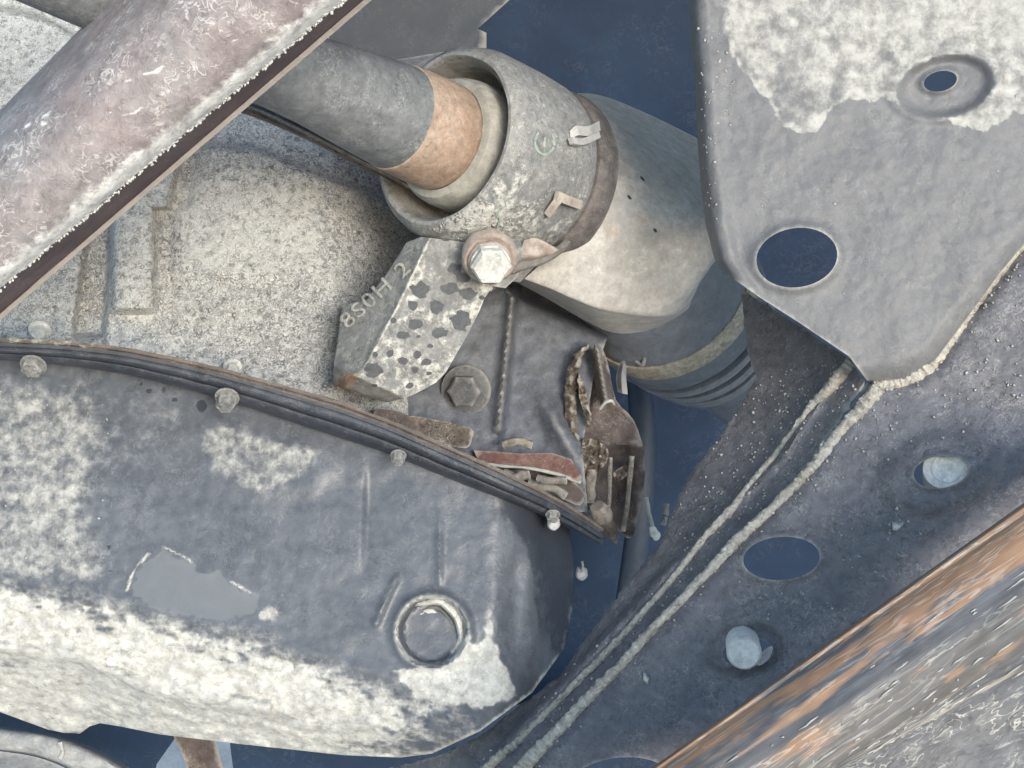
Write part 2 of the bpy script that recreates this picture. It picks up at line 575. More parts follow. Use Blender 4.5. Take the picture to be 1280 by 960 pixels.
def tube_geo(pts, rad, seg=10, rough=0.0, seed=0.0):
    """pts: world points; rad: number or list"""
    V, F = [], []
    n = len(pts)
    for i, p in enumerate(pts):
        p = Vector(p)
        d = (Vector(pts[min(i + 1, n - 1)]) - Vector(pts[max(i - 1, 0)])).normalized()
        a, u, v = frame_of(d)
        r = rad if isinstance(rad, (int, float)) else rad[i]
        for k in range(seg):
            th = 2 * math.pi * k / seg
            rr = r * (1 + rough * noise.noise((i * 0.22 + seed, math.cos(th) * 1.6, math.sin(th) * 1.6 + seed)))
            V.append(tuple(p + (u * math.cos(th) + v * math.sin(th)) * rr))
    for i in range(n - 1):
        for k in range(seg):
            F.append((i * seg + k, i * seg + (k + 1) % seg, (i + 1) * seg + (k + 1) % seg, (i + 1) * seg + k))
    F.append(tuple(range(seg))[::-1])
    F.append(tuple((n - 1) * seg + k for k in range(seg)))
    return V, F


def px_path(pts, step=4):
    """(x, y, d) control points -> dense world points"""
    p = smooth_poly(pts, 8, False)
    return [P(*q) for q in p]


def tube(name, pts, rad, mat, parent=None, seg=10, rough=0.0, dense=8, seed=0.0, mask=None):
    p = smooth_poly(pts, dense, False)
    w = [P(*q) for q in p]
    if not isinstance(rad, (int, float)):
        rad = list(np.interp(np.linspace(0, 1, len(w)), np.linspace(0, 1, len(rad)), rad))
    V, F = tube_geo(w, rad, seg, rough, seed)
    return link(name, V, F, mat, parent, True, mask, 60)


def join(geos):
    V, F = [], []
    for v, f in geos:
        b = len(V)
        V += [tuple(p) for p in v]
        F += [tuple(i + b for i in q) for q in f]
    return V, F


def blob(p, r, flat=0.32, nrm=None):
    """one irregular crumb: a squashed, jittered octahedron"""
    a, u, v = frame_of(nrm or -FW)
    rr = [r * random.uniform(0.5, 1.3) for _ in range(6)]
    th = random.uniform(0, 6.28)
    U = u * math.cos(th) + v * math.sin(th); W = v * math.cos(th) - u * math.sin(th)
    V = [p + U * rr[0], p + W * rr[1], p - U * rr[2] * 1.4, p - W * rr[3], p + a * rr[4] * flat, p - a * rr[5] * flat]
    F = [(0, 1, 4), (1, 2, 4), (2, 3, 4), (3, 0, 4), (1, 0, 5), (2, 1, 5), (3, 2, 5), (0, 3, 5)]
    return V, F


def crumbs(name, spots, dfn, mat, parent, rmin, rmax):
    """mud crumbs stuck on a surface; spots are (x, y)"""
    xs = np.array([s[0] for s in spots], float); ys = np.array([s[1] for s in spots], float)
    ds = dfn(xs, ys)
    g = [blob(P(x, y, d), random.uniform(rmin, rmax) ** 1.0 * random.uniform(.5, 1)) for x, y, d in zip(xs, ys, ds)]
    V, F = join(g)
    o = link(name, V, F, mat, parent, True, None, None)
    o['kind'] = 'stuff'
    return o


NO_CRUMBS = []


def scatter(poly, n, keep=None):
    xs = [p[0] for p in poly]; ys = [p[1] for p in poly]
    out = []
    while len(out) < n:
        x = np.random.uniform(min(xs), max(xs), 400); y = np.random.uniform(min(ys), max(ys), 400)
        ok = inside(x, y, poly)
        for h_ in NO_CRUMBS:
            ok &= sdist(x, y, h_) < -4
        if keep is not None:
            ok &= np.random.uniform(0, 1, 400) < keep(x, y)
        out += list(zip(x[ok], y[ok]))
    return out[:n]


np.random.seed(3)


def bolt(name, at, axis, r, h, mat, parent, washer=1.45, wh=0.25, socket=False, wmat=None):
    """hexagon head on a round flange"""
    V, F = lathe_geo(at + Vector(axis).normalized() * (r * wh), axis, [(0, r), (h * .82, r), (h, r * .86), (h * 1.02, r * .55), (h * .97, r * .3)], 36, True, hexn=6)
    o = link(name, V, F, mat, parent, True, None, 30)
    V, F = lathe_geo(at, axis, [(0, r * washer), (r * wh * .6, r * washer), (r * wh, r * washer * .9), (r * wh, r * .8)], 32, True)
    link('washer', V, F, wmat or mat, o, True, None, 40)
    return o


# ================================================================== GROUND AND BAY
gp = [(-40, -40), (40, -40), (40, 60), (-40, 60)]
V = [(x, y, 0.0) for x, y in gp]
g = link('ground', V, [(0, 1, 2, 3)], M['concrete'], None, False)
g['kind'] = 'structure'

# engine bay: inner panel coloured as deep shade, with an unseen top added to block skylight
bay = thing('inner_panel', 'smooth dark panel, its navy standing for shade, far behind the joint and seen through the holes', 'body panel', P(700, 300, 1.05))
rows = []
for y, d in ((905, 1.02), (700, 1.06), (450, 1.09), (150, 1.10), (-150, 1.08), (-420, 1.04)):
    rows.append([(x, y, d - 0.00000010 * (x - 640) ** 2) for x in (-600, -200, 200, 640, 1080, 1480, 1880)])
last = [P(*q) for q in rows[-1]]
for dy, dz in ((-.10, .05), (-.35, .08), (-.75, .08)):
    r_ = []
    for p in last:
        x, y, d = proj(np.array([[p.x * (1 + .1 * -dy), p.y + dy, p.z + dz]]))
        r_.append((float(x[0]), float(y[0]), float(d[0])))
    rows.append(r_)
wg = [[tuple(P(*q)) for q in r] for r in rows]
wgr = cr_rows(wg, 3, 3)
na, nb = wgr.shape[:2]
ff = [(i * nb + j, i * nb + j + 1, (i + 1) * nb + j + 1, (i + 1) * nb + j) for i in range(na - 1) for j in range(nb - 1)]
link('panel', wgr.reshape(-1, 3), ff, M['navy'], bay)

cov = thing('plastic_cover', 'flat grey plastic housing behind the shaft at the top edge', 'cover', P(520, 30, .85))
sheet('shell', [(330, -90), (700, -90), (650, -12), (597, 36), (608, 41), (608, 60), (571, 72), (474, 90), (420, 80), (350, 60)],
      lambda x, y: .85 + (x - 500) * .00008 + bump(x + y * .9, 640, 25) * .003, M['plastic'], cov, 8, thick=.06)

# ================================================================== ENGINE
eng = thing('engine_block', 'speckled grey cast engine block with raised ribs above the oil pan', 'engine', P(300, 300, .69))
blk_out = [(-70, -70), (330, -70), (420, 60), (500, 150), (545, 300), (545, 480), (600, 590), (480, 548), (330, 500), (240, 475), (150, 455), (0, 440), (-70, 438)]


def blk_d(x, y):
    d = .700 - (y - 150) / 300 * .045
    # long upright rib
    xl = along([(260, 155), (390, 142)], y) - 0
    rc = np.where(y < 260, 185 + (260 - y) * .25, 168 - 0)
    inn = sstep(-4, 6, np.minimum(x - (rc - 28), (rc + 26) - x)) * sstep(396, 384, y)
    d -= .0100 * inn
    d += .004 * bump(x, rc + 42, 12) * sstep(420, 390, y)
    # recessed channel left of it
    ch = sstep(-3, 5, np.minimum(x - (104 - (y - 320) * .13), (138 - (y - 320) * .07) - x)) * sstep(426, 416, y)
    d += .012 * ch
    # rolled fold under the tube
    fold = along([(250, 186), (320, 188), (360, 207), (420, 230), (520, 262)], x)
    d += .005 * sstep(6, -10, y - fold) * sstep(225, 250, x)
    d -= .002 * bump(y, fold, 6) * sstep(240, 260, x)
    # parting step
    d += .0022 * sstep(344, 356, y) * sstep(200, 225, x)
    # turns away behind the bracket
    d += .00034 * np.clip(x - 415, 0, None) ** 1.15 * .6
    # top left corner: ledge with a curved lip
    lip = along([(-80, 2), (0, 10), (40, 17), (70, 30), (95, 45), (130, 75), (170, 110)], x)
    d += .010 * sstep(4, -4, y - lip) * (x < 200)
    up = along([(-80, -60), (20, -40), (75, 0), (120, 20), (160, 40)], x)
    d -= .010 * bump(y, up, 5) * (x < 200)
    d -= .002 * bump(y, lip + 6, 5) * (x < 200)
    d += .0009 * fbm(x, y, 26, 1.7) + .0004 * fbm(x, y, 9, 4.2)
    return d


def blk_mask(x, y):
    dust = .22 + .25 * bump(x, 172, 26) * (y < 400) * (y > 190) + .2 * bump(y, along([(0, 424), (150, 432), (300, 466), (420, 500)], x), 9) * (x < 420)
    dust = dust + .28 * sstep(190, 240, y) * sstep(430, 380, x) * sstep(350, 330, y) * (x > 215) + .25 * (x < 110) * (y < 140)
    dust -= .75 * region(x, y, [(106, 290), (141, 290), (131, 426), (90, 426)], 5)  # oily channel, with its shade deepened in the colour
    dust -= .25 * region(x, y, [(212, 215), (228, 215), (214, 385), (194, 385)], 8)
    dust -= .5 * region(x, y, [(415, 180), (560, 250), (560, 480), (425, 480), (425, 380), (405, 350), (425, 260)], 14)  # bracket's cast shadow painted in by thinning the pale dust
    dust -= .3 * (y < 190) * (x > 230)
    dark = .30 * region(x, y, [(425, 240), (480, 230), (500, 330), (430, 380)], 16)  # same shadow again, as a darker colour
    rust = .45 * bump(y, along([(0, 428), (150, 436), (300, 468), (420, 500), (500, 530)], x), 7) * (x > 140)
    return dust, rust, dark


sheet('casting', blk_out, blk_d, M['casting'], eng, 5, thick=.05, mask=blk_mask)
# raised edge strip that runs beside the shaft
patch('casting_rib', [[(300, 118, .645), (330, 127, .64), (400, 160, .638), (470, 197, .64), (520, 225, .645)],
                      [(300, 126, .632), (330, 135, .63), (400, 168, .628), (466, 203, .63), (516, 230, .636)],
                      [(298, 133, .632), (328, 143, .63), (396, 176, .628), (460, 210, .632), (510, 236, .638)],
                      [(296, 140, .66), (326, 150, .66), (394, 180, .66), (458, 214, .66), (508, 240, .665)]], M['ochre'], eng, 4, 6, .004)
bolt('bolt', P(50, 412, .652), direction(.1, -.6, .8), .0036, .0035, M['cream'], eng)
bolt('bolt', P(291, 458, .648), direction(.1, -.5, .8), .0030, .004, M['cream'], eng)
crumbs('mud_crumbs', scatter([(0, 380), (140, 395), (300, 455), (420, 495), (400, 400), (220, 300), (200, 200), (150, 300), (60, 340)], 200),
       lambda x, y: blk_d(x, y) - .0004, M['crumb'], eng, .0006, .0014)

# dark side of the casting below the joint
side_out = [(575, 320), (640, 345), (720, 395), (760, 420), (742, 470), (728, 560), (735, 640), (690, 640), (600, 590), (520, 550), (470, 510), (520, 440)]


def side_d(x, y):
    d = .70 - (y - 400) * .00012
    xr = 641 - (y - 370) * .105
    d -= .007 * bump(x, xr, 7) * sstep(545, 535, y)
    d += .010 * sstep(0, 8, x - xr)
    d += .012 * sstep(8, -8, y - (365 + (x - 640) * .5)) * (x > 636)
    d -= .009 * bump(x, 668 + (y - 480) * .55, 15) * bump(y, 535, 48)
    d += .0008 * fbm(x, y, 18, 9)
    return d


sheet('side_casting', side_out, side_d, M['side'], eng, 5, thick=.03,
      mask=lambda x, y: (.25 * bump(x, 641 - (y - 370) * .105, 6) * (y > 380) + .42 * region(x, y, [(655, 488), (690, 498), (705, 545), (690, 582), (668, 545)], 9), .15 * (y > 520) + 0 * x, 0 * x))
bolt('bolt', P(583, 487, .6865), direction(-.15, -.15, .95), .0082, .006, M['darkbolt'], eng, 1.5)
sheet('casting_boss', smooth_poly([(510, 520), (540, 524), (588, 535), (590, 548), (583, 560), (555, 556), (528, 545), (508, 530)], 3),
      lambda x, y: .655 + bump(y, 525, 12) * .004, M['ochre'], eng, 4, thick=.02, mask=lambda x, y: (-.15 + 0 * x, 0 * x, 0 * x))
sheet('casting_lug', smooth_poly([(470, 512), (500, 515), (522, 528), (520, 540), (495, 535), (470, 525)], 3),
      lambda x, y: .648 + 0 * x, M['gasket'], eng, 4, thick=.02)

# ================================================================== OIL PAN
pan = thing('oil_pan', 'dark oil pan with a white dusty underside and a round drain plug', 'oil pan', P(380, 700, .60))
flange_lo = [(-80, 444), (0, 446), (80, 452), (150, 461), (240, 482), (330, 509), (480, 558), (600, 608), (680, 640), (735, 668), (800, 710)]
flange_hi = [(-80, 426), (0, 428), (80, 431), (150, 438), (240, 456), (300, 471), (420, 505), (480, 527), (600, 580), (700, 628), (745, 658), (800, 700)]
pan_out = [(-70, 440), (0, 442), (150, 457), (240, 478), (330, 505), (480, 554), (600, 604), (680, 636), (712, 662), (717, 700), (716, 760), (704, 812), (665, 866),
           (600, 914), (540, 942), (500, 947), (430, 944), (300, 930), (200, 918), (150, 908), (125, 904), (112, 908), (100, 917), (80, 916), (60, 912), (0, 890), (-70, 862)]
ridge = [(-80, 690), (0, 712), (160, 748), (320, 788), (470, 842), (560, 866), (640, 868), (720, 850)]
ridge2 = [(-80, 800), (0, 806), (100, 815), (190, 858), (330, 880), (470, 905), (560, 915), (720, 900)]


wet = [(165, 735), (172, 712), (205, 688), (232, 700), (250, 714), (275, 716), (290, 732), (325, 748), (318, 770), (270, 776), (215, 768), (178, 756)]


def pan_d(x, y):
    y1 = along(ridge, x); y2 = along(ridge2, x)
    d = .600 + (y - 600) * -.00008
    t1 = np.clip(y - y1, 0, None)
    d += np.where(t1 < 14, t1 * t1 / 28, t1 - 7) * .00016
    t2 = np.clip(y - y2, 0, None)
    d += np.where(t2 < 12, t2 * t2 / 24, t2 - 6) * .00045
    d += .055 * np.clip((x - 610) / 106, 0, None) ** 2.2
    d -= .0035 * bump(x, 668 + (y - 700) * .05, 13) * sstep(660, 700, y) * sstep(850, 800, y)
    d += .003 * bump(x, 640, 14) * sstep(680, 720, y) * sstep(850, 800, y)
    # creases and plateaus pressed into the wall
    d -= .0012 * sstep(-14, 14, sdist(x, y, [(244, 545), (260, 520), (330, 535), (418, 560), (420, 590), (390, 615), (330, 625), (265, 600)]))
    d += .0026 * sstep(-4, 4, x - (457 - (y - 600) * .03)) * sstep(560, 640, y) * sstep(740, 660, y) * sstep(540, 462, x)
    d -= .0016 * bump(x, 549, 4) * sstep(630, 670, y) * sstep(745, 715, y)
    d -= .0022 * dist_mask(x, y, [(497, 722), (484, 745), (470, 780)], 4)
    # drain plug pocket
    e = elld(x, y, 540, 790, 44, 44)
    d += .007 * sstep(1.0, .8, e) - .003 * bump(e, 1.05, .13)
    # bowl edge of the bottom
    d -= .004 * bump(y, y2 + 6, 9) * (x < 340)
    # notch roll at the lower left
    d += .004 * region(x, y, [(100, 918), (118, 900), (150, 905), (150, 930), (100, 930)], 6)
    d += .0007 * fbm(x, y, 46, 5.5) * (1 - region(x, y, wet, 12))
    low = sstep(-10, 40, y - y1)
    ca, sa = math.cos(.22), math.sin(.22)
    xr, yr = x * ca + y * sa, -x * sa + y * ca
    d += .0022 * low * sstep(640, 560, x) * (fbm(xr, yr * 3.2, 34, 8.8) + .4 * fbm(xr, yr * 2.2, 12, 2.2))
    d += .0006 * sstep(250, 60, x) * fbm(x, y, 10, 6.6)
    return d


def dist_mask(x, y, pts, w):
    return np.exp(-(dist_line(x, y, pts) / w) ** 2)




def pan_mask(x, y):
    y1 = along(ridge, x)
    low = y - y1
    dust = (.80 + .35 * sstep(20, 60, low)) * sstep(-30, 34, low) * sstep(700, 600, x)
    dust = np.maximum(dust, .60 * region(x, y, [(-90, 455), (60, 470), (130, 480), (150, 560), (120, 640), (150, 700), (135, 745), (-90, 735)], 34))
    dust = np.maximum(dust, .38 * region(x, y, [(60, 470), (250, 490), (250, 560), (160, 600), (60, 640)], 26))
    dust = np.maximum(dust, .60 * region(x, y, [(244, 542), (275, 522), (330, 540), (418, 560), (400, 575), (380, 600), (330, 625), (300, 612), (262, 596)], 12))
    dust = np.maximum(dust, 1.15 * region(x + 4 * fbm(x, y, 16, 81.0), y + 6 * fbm(x, y, 14, 83.0), [(572, 798), (582, 792), (598, 806), (606, 796), (608, 762), (613, 762), (618, 800), (630, 826), (640, 850), (650, 872), (600, 890), (520, 875), (490, 838), (555, 832)], 6))
    dust = np.maximum(dust, .75 * region(x, y, [(320, 765), (335, 755), (358, 765), (340, 778), (322, 776)], 5))
    dust = np.maximum(dust, .95 * dist_mask(x, y, [(159, 738), (164, 722), (172, 708), (186, 692)], 3.4))
    dust = np.maximum(dust, .95 * dist_mask(x, y, [(204, 684), (236, 700), (248, 713)], 3.2))
    dust = np.maximum(dust, 1.0 * dist_mask(x, y, [(288, 728), (322, 747)], 4))
    dust = np.maximum(dust, .5 * dist_mask(x, y, [(497, 722), (484, 745), (470, 780)], 2))
    dust = np.maximum(dust, .8 * bump(elld(x, y, 538, 789, 42, 42), 1, .10))
    dust -= .9 * region(x, y, wet, 5)
    streaks = fbm(x + y * .22, y * 3.5 - x * .8, 40, 3.3)
    dust -= (.42 * np.clip(streaks, 0, 1) + .38 * np.clip(fbm(x * .9 + y * .2, y * 3 - x * .66, 14, 1.3), 0, 1)) * sstep(0, 20, low) * (x < 600)
    dust -= .55 * region(x, y, [(590, 880), (720, 830), (720, 900), (600, 950), (480, 950), (430, 930), (500, 915)], 16) * sstep(0, 30, low)
    dust = np.maximum(dust, .95 * np.exp(-(dist_line(x, y, [(716, 760), (704, 812), (665, 866), (600, 914), (540, 942), (500, 947), (430, 944), (300, 930), (200, 918), (150, 908)]) / 5) ** 2))
    dark = .62 * np.maximum.reduce([sstep(1.2, .7, elld(x, y, *q)) for q in ((175, 480, 4, 4), (186, 488, 5, 5), (205, 487, 5, 5), (218, 500, 5, 4), (252, 507, 9, 10), (136, 685, 4, 5), (138, 713, 3, 3))])
    dark = np.maximum(dark, .5 * dist_mask(x, y, [(548, 665), (550, 690), (547, 728)], 3))
    oil = .72 * sstep(570, 716, x + .25 * (690 - y)) + .26 * sstep(60, 5, y - along(flange_lo, x)) * (x > 420)  # darker towards the right end and just below the flange
    dark = np.maximum(dark, np.clip(oil + .16 * fbm(x, y * .35, 22, 61.0), 0, .8) * (x > 400))
    rust = .22 * bump(elld(x, y, 545, 745, 45, 18), .3, .6)
    return dust, rust, dark, np.clip(region(x, y, wet, 7) + .45 * fbm(x, y, 9, 31.0), 0, 1) * (region(x, y, wet, 7) > .02)


sheet('pan_body', pan_out, pan_d, M['pan'], pan, 4, thick=.004, mask=pan_mask)


def strip(pa, pb, da, db, x0, x1, n, mid=None):
    rows = []
    for x in np.linspace(x0, x1, n):
        rows.append((float(x), float(along(pa, x)), da))
    rows2 = [(x + 2, float(along(pb, x)), db) for x, _, _ in rows]
    return rows, rows2


def flange_rows(offs):
    rows = []
    for f, d in offs:
        r = []
        for x in np.linspace(-70, 752, 26):
            a = float(along(flange_hi, x)); b = float(along(flange_lo, x))
            dd = d + .045 * max(0, (x - 610) / 140) ** 2
            r.append((float(x), a + (b - a) * f, dd))
        rows.append(r)
    return rows


patch('flange', flange_rows([(.12, .630), (.22, .586), (.30, .582), (.62, .5825), (.72, .588), (.80, .588), (1.05, .590), (1.22, .600)]), M['flange'], pan, 3, 4, .002, wob=.0006,
      mask=lambda x, y: (.30 * bump(y, along(flange_lo, x) + 1, 3) + .1 * (x < 100), 0 * x, 0 * x))
patch('gasket', flange_rows([(-.16, .635), (-.08, .588), (.02, .584), (.12, .585), (.16, .60)]), M['gasket'], pan, 3, 4, .002, wob=.0015,
      mask=lambda x, y: (.75 * sstep(330, 90, x) - .1, .3 * (x > 160) - .1, 0 * x))
down = direction(0, -.82, .57)
for (x, y, d, r, h) in ((42, 456, .584, .0052, .0035), (284, 496, .583, .0048, .0062), (498, 569, .584, .0032, .0040), (691, 643, .600, .0030, .0030)):
    bolt('bolt', P(x, y, d), (down + direction(0, 0, 1) * .35).normalized(), r * .86, h * .9, M['bolt'], pan, 1.22, .2)
for (x, y, d) in ((727, 718, .655), (692, 655, .606)):
    V, F = lathe_geo(P(x, y, d), direction(0, -.3, .95), [(-.003, .0028), (.001, .0028), (.0022, .0020), (.0026, .0006)], 14, True, wob=.25)
    o = link('stud', V, F, M['steel'], pan, True, None, 40)
    tube('stem', [(x + 1, y - 16, d + .001), (x + 1, y - 8, d - .001), (x, y - 1, d - .002)], .0006, M['bolt'], o, 6, .4)
# drain plug
ax = direction(-.18, -.12, .97)
o = lathe('drain_plug', P(538, 789, .596), ax, [(-.006, .0112), (.0005, .0112), (.0016, .0106), (.0012, .0098), (-.0015, .0090), (-.0022, .0060), (-.0012, .0052), (-.0014, .0030), (-.0020, .0004)],
          M['plug'], pan, 44, True, wob=.09)
for a0, a1, rr in ((165, 290, 25), (20, 60, 22), (95, 140, 26)):
    tube('crust', [(538 + rr * math.cos(R(a_)), 789 + rr * math.sin(R(a_)), .5945) for a_ in np.linspace(a0, a1, 6)], [.0006, .0011, .0008, .0013, .0005], M['cream'], o, 7, .8, seed=a0)
V, F = lathe_geo(P(538, 789, .594), ax, [(-.004, .0148), (.0026, .0146), (.0036, .0134), (.0026, .0122), (-.004, .0120)], 48, False, wob=.10)
link('plug_rim', V, F, M['cream'], pan, True, None, 60)
crumbs('mud_crumbs', scatter([(0, 470), (100, 480), (150, 520), (120, 600), (150, 690), (120, 730), (0, 730)], 60), lambda x, y: pan_d(x, y) - .0002, M['crumb'], pan, .0004, .0010)

# ================================================================== BEARING BRACKET, SHAFT, SHIELD, BOOT
C0 = P(560, 175, .62)
C1 = P(676, 226, .67)
AX = (C1 - C0).normalized()
brk = thing('bearing_bracket', 'cast bearing bracket with a dark pitted arm carrying the shaft end', 'bracket', C0)
house = lathe('bearing_housing', C0, AX,
              [(.030, .0335), (.006, .0345), (-.002, .0365), (-.0035, .0375), (-.0035, .039), (.000, .0425), (.005, .0440), (.030, .0445), (.046, .0440), (.052, .0425), (.056, .0405), (.060, .040)],
              M['bracket'], brk, 96, False, wob=.012,
              mask=lambda x, y: (.10 + .35 * sstep(170, 300, y) + .25 * bump(elld(x, y, 600, 240, 60, 60), .4, .6) - .45 * sstep(640, 690, x) * sstep(200, 120, y) - .25 * sstep(560, 520, x),
                                 .35 * bump(elld(x, y, 620, 80, 70, 30), .3, .6) + .4 * sstep(540, 500, x) + .15,
                                 .5 * bump(elld(x, y, 556, 297, 6, 6), 0, .8) + .45 * bump(elld(x, y, 678, 130, 26, 16), .2, .6)))
band_o = lathe('retaining_band', C0 + AX * .0575, AX, [(-.003, .0385), (-.002, .0425), (.000, .0437), (.008, .0440), (.011, .0436), (.012, .039)], M['band'], brk, 96, False, wob=.008)
lathe('inner_wall', C0, AX, [(-.001, .0362), (.0, .0352), (.016, .0335), (.020, .030), (.020, .024)], M['groove'], brk, 72, False)

# arm
arm_out = [(508, 303), (526, 296), (560, 300), (600, 305), (650, 325), (648, 345), (632, 360), (616, 358), (606, 372), (599, 389), (586, 415), (573, 438), (557, 466), (545, 478), (531, 486), (515, 494),
           (505, 498), (482, 503), (450, 492), (415, 480), (418, 450), (428, 383), (459, 374), (485, 340)]
arm_ridge = [(415, 530), (433, 474), (454, 461), (496, 383), (528, 315), (550, 270)]


def arm_side(x, y):
    yy = np.array(y)
    xr = np.interp(-yy, [-530, -474, -461, -383, -315, -270], [415, 433, 454, 496, 528, 550])
    return (x - xr) * .86


def arm_d(x, y):
    s = arm_side(x, y)
    d = .610 + np.clip(-s, 0, None) * .00042 + np.clip(s, 0, None) * .00012 - (y - 400) * .00003
    d -= .0012 * bump(s, 1, 4)
    edge = (y - 470) - (x - 454) * .45      # bottom bevel
    d += np.clip(edge - 4, 0, None) * .0006
    d += .0006 * fbm(x, y, 14, 12.0)
    return d


spots = [(524, 362, 13, 10), (569, 335, 9, 8), (580, 347, 10, 7), (563, 361, 12, 7), (585, 367, 11, 8), (546, 384, 11, 10), (516, 382, 8, 6), (577, 401, 14, 14), (519, 405, 10, 7),
         (550, 416, 11, 7), (505, 419, 10, 5), (492, 401, 5, 4), (466, 462, 12, 10), (488, 442, 5, 5), (469, 443, 4, 4), (521, 444, 6, 6), (533, 453, 8, 5), (504, 452, 7, 5), (519, 462, 5, 4),
         (512, 482, 5, 4), (536, 467, 4, 3), (538, 433, 5, 3), (603, 372, 4, 3), (523, 421, 3, 2), (468, 482, 4, 2), (556, 297, 6, 5)]


def arm_mask(x, y):
    s = arm_side(x, y)
    dust = .43 * sstep(-2, 6, s) * sstep(292, 330, y)
    dust = np.maximum(dust, .62 * bump(s, 1, 3)) - .1 * sstep(0, -8, s)
    dark = np.zeros(np.shape(x))
    wobn = fbm(x, y, 9, 21.0)
    for q in spots:
        dark = np.maximum(dark, sstep(1.45, .6, 1.05 * elld(x, y, *q) + .42 * wobn))
    edge = (y - 470) - (x - 454) * .45
    rust = .55 * sstep(-6, 8, edge) * sstep(520, 470, x) + .25 * bump(s, 0, 10) * (y > 400)
    dust = dust - .4 * sstep(4, 10, edge)
    return dust, rust + .12, dark * .8


sheet('arm', arm_out, arm_d, M['bracket'], brk, 2.2, thick=.045, mask=arm_mask)

# cast lettering along the arm's left face
cu = bpy.data.curves.new('lettering', 'FONT')
cu.body = '8S0H 2'
cu.size = 1.0
cu.extrude = .05
cu.bevel_depth = .012
cu.resolution_u = 3
cu.bevel_resolution = 0
cu.space_character = 1.12
to = bpy.data.objects.new('tmp', cu)
col.objects.link(to)
dg = bpy.context.evaluated_depsgraph_get()
tm = bpy.data.meshes.new_from_object(to.evaluated_get(dg))
bpy.data.objects.remove(to)
tv = np.array([v.co[:] for v in tm.vertices]); tf = [tuple(p.vertices) for p in tm.polygons]
wid = tv[:, 0].max()
p0 = np.array([434.0, 412.0]); p1 = np.array([514.0, 338.0])
ux = (p1 - p0) / np.linalg.norm(p1 - p0)
uy = np.array([ux[1], -ux[0]])
hgt = 19.0
u = tv[:, 0] / wid * np.linalg.norm(p1 - p0); w_ = tv[:, 1] / .72 * hgt
tx = p0[0] + ux[0] * u + uy[0] * w_; ty = p0[1] + ux[1] * u + uy[1] * w_
td = arm_d(tx, ty) - .0007 - tv[:, 2] * .022
link('lettering', PA(tx, ty, td), tf, M['bracket'], brk, False, lambda x, y: (.66 + 0 * x, 0 * x, 0 * x))
bpy.data.meshes.remove(tm)

# main bolt of the bracket with a rusty flange
bx = direction(.08, -.50, .86)
b0 = lathe('bolt', P(612, 322, .606), bx, [(-.004, .0085), (.006, .0085), (.0062, .0085)], M['cream'], brk, 24, True)
V, F = lathe_geo(P(612, 322, .606), bx, [(.002, .0088), (.0095, .0088), (.0115, .0074), (.0112, .0050), (.0105, .002)], 36, True, hexn=6, wob=.02)
link('bolt_head', V, F, M['cream'], b0, True, None, 30)
V, F = lathe_geo(P(612, 324, .606), bx, [(-.005, .0120), (.0, .0120), (.0015, .0108), (.0012, .0098), (.003, .0094), (.0032, .0086)], 48, True, wob=.05)
link('washer', V, F, M['rustwash'], b0, True, lambda x, y: (.25 + 0 * x, 0 * x, 0 * x), 40)
patch('boss', [[(585, 312, .628), (600, 300, .625), (640, 296, .628), (662, 300, .635)], [(578, 330, .617), (605, 318, .612), (645, 312, .615), (690, 318, .640)],
               [(590, 350, .617), (615, 345, .613), (645, 333, .620), (690, 325, .645)]], M['bracket'], brk, 5, 5, .02, mask=lambda x, y: (.3 * (x > 640), .35 + 0 * x, 0 * x))


def surf(o, x, y):
    bpy.context.view_layer.update()
    mi = o.matrix_world.inverted()
    a_ = mi @ CAM; b_ = (mi @ P(x, y, 1.0) - a_).normalized()
    ok, loc, nr, ix = o.ray_cast(a_, b_)
    return (o.matrix_world @ loc - CAM).dot(FW) if ok else .66


# spring clips on the housing
def clip(name, pts, w, d, mat, lab=None):
    grid = []
    for k in (0, 1):
        grid.append([(x + k * w[0], y + k * w[1], min(surf(house, x, y), surf(band_o, x, y), .655) - .0015 - dd) for (x, y), dd in zip(pts, d)])
    o = patch(name, grid, mat, brk, 2, 3, .0022, sharp=30)
    if lab: o['label'] = lab
    return o


clip('clip', [(712, 164), (720, 157), (734, 158), (749, 151)], (2, 12), [.0, .004, .003, .002], M['steel'], 'silver spring clip')
clip('clip_tab', [(715, 171), (728, 173), (749, 164)], (2, 8), [.0055, .0055, .0045], M['steel'])
clip('clip', [(680, 266), (690, 252), (699, 241)], (7, 7), [.0, .003, .004], M['rustwash'], 'rusty spring clip')
clip('clip_tab', [(699, 239), (712, 245), (729, 251)], (-3, 11), [.004, .0045, .003], M['rustwash'])
patch('rusty_tab', [[(655, 300, .622), (672, 298, .620), (698, 312, .628)], [(650, 318, .618), (670, 318, .618), (690, 318, .628)], [(648, 326, .622), (668, 324, .622), (688, 320, .63)]],
      M['rustwash'], brk, 3, 3, .003, mask=lambda x, y: (.35 + 0 * x, 0 * x, 0 * x))
tube('snap_ring', [(640, 338, .622), (655, 331, .622), (680, 324, .628), (703, 308, .64), (718, 285, .65)], .0021, M['band'], brk, 8)
patch('backing_plate', [[(455, 82, .70), (500, 74, .70), (560, 64, .70), (590, 60, .70)], [(470, 95, .69), (510, 90, .69), (550, 88, .69), (590, 80, .69)], [(480, 130, .69), (520, 120, .69), (550, 110, .69), (590, 105, .69)]],
      M['shaft'], brk, 4, 4, .003)
crumbs('mud_crumbs', [(x, y) for x, y in scatter([(540, 285), (600, 250), (650, 260), (690, 240), (640, 300), (560, 300)], 160)],
       lambda x, y: np.array([surf(house, float(a_), float(b_)) for a_, b_ in zip(x, y)]), M['crumb'], brk, .0006, .0013)

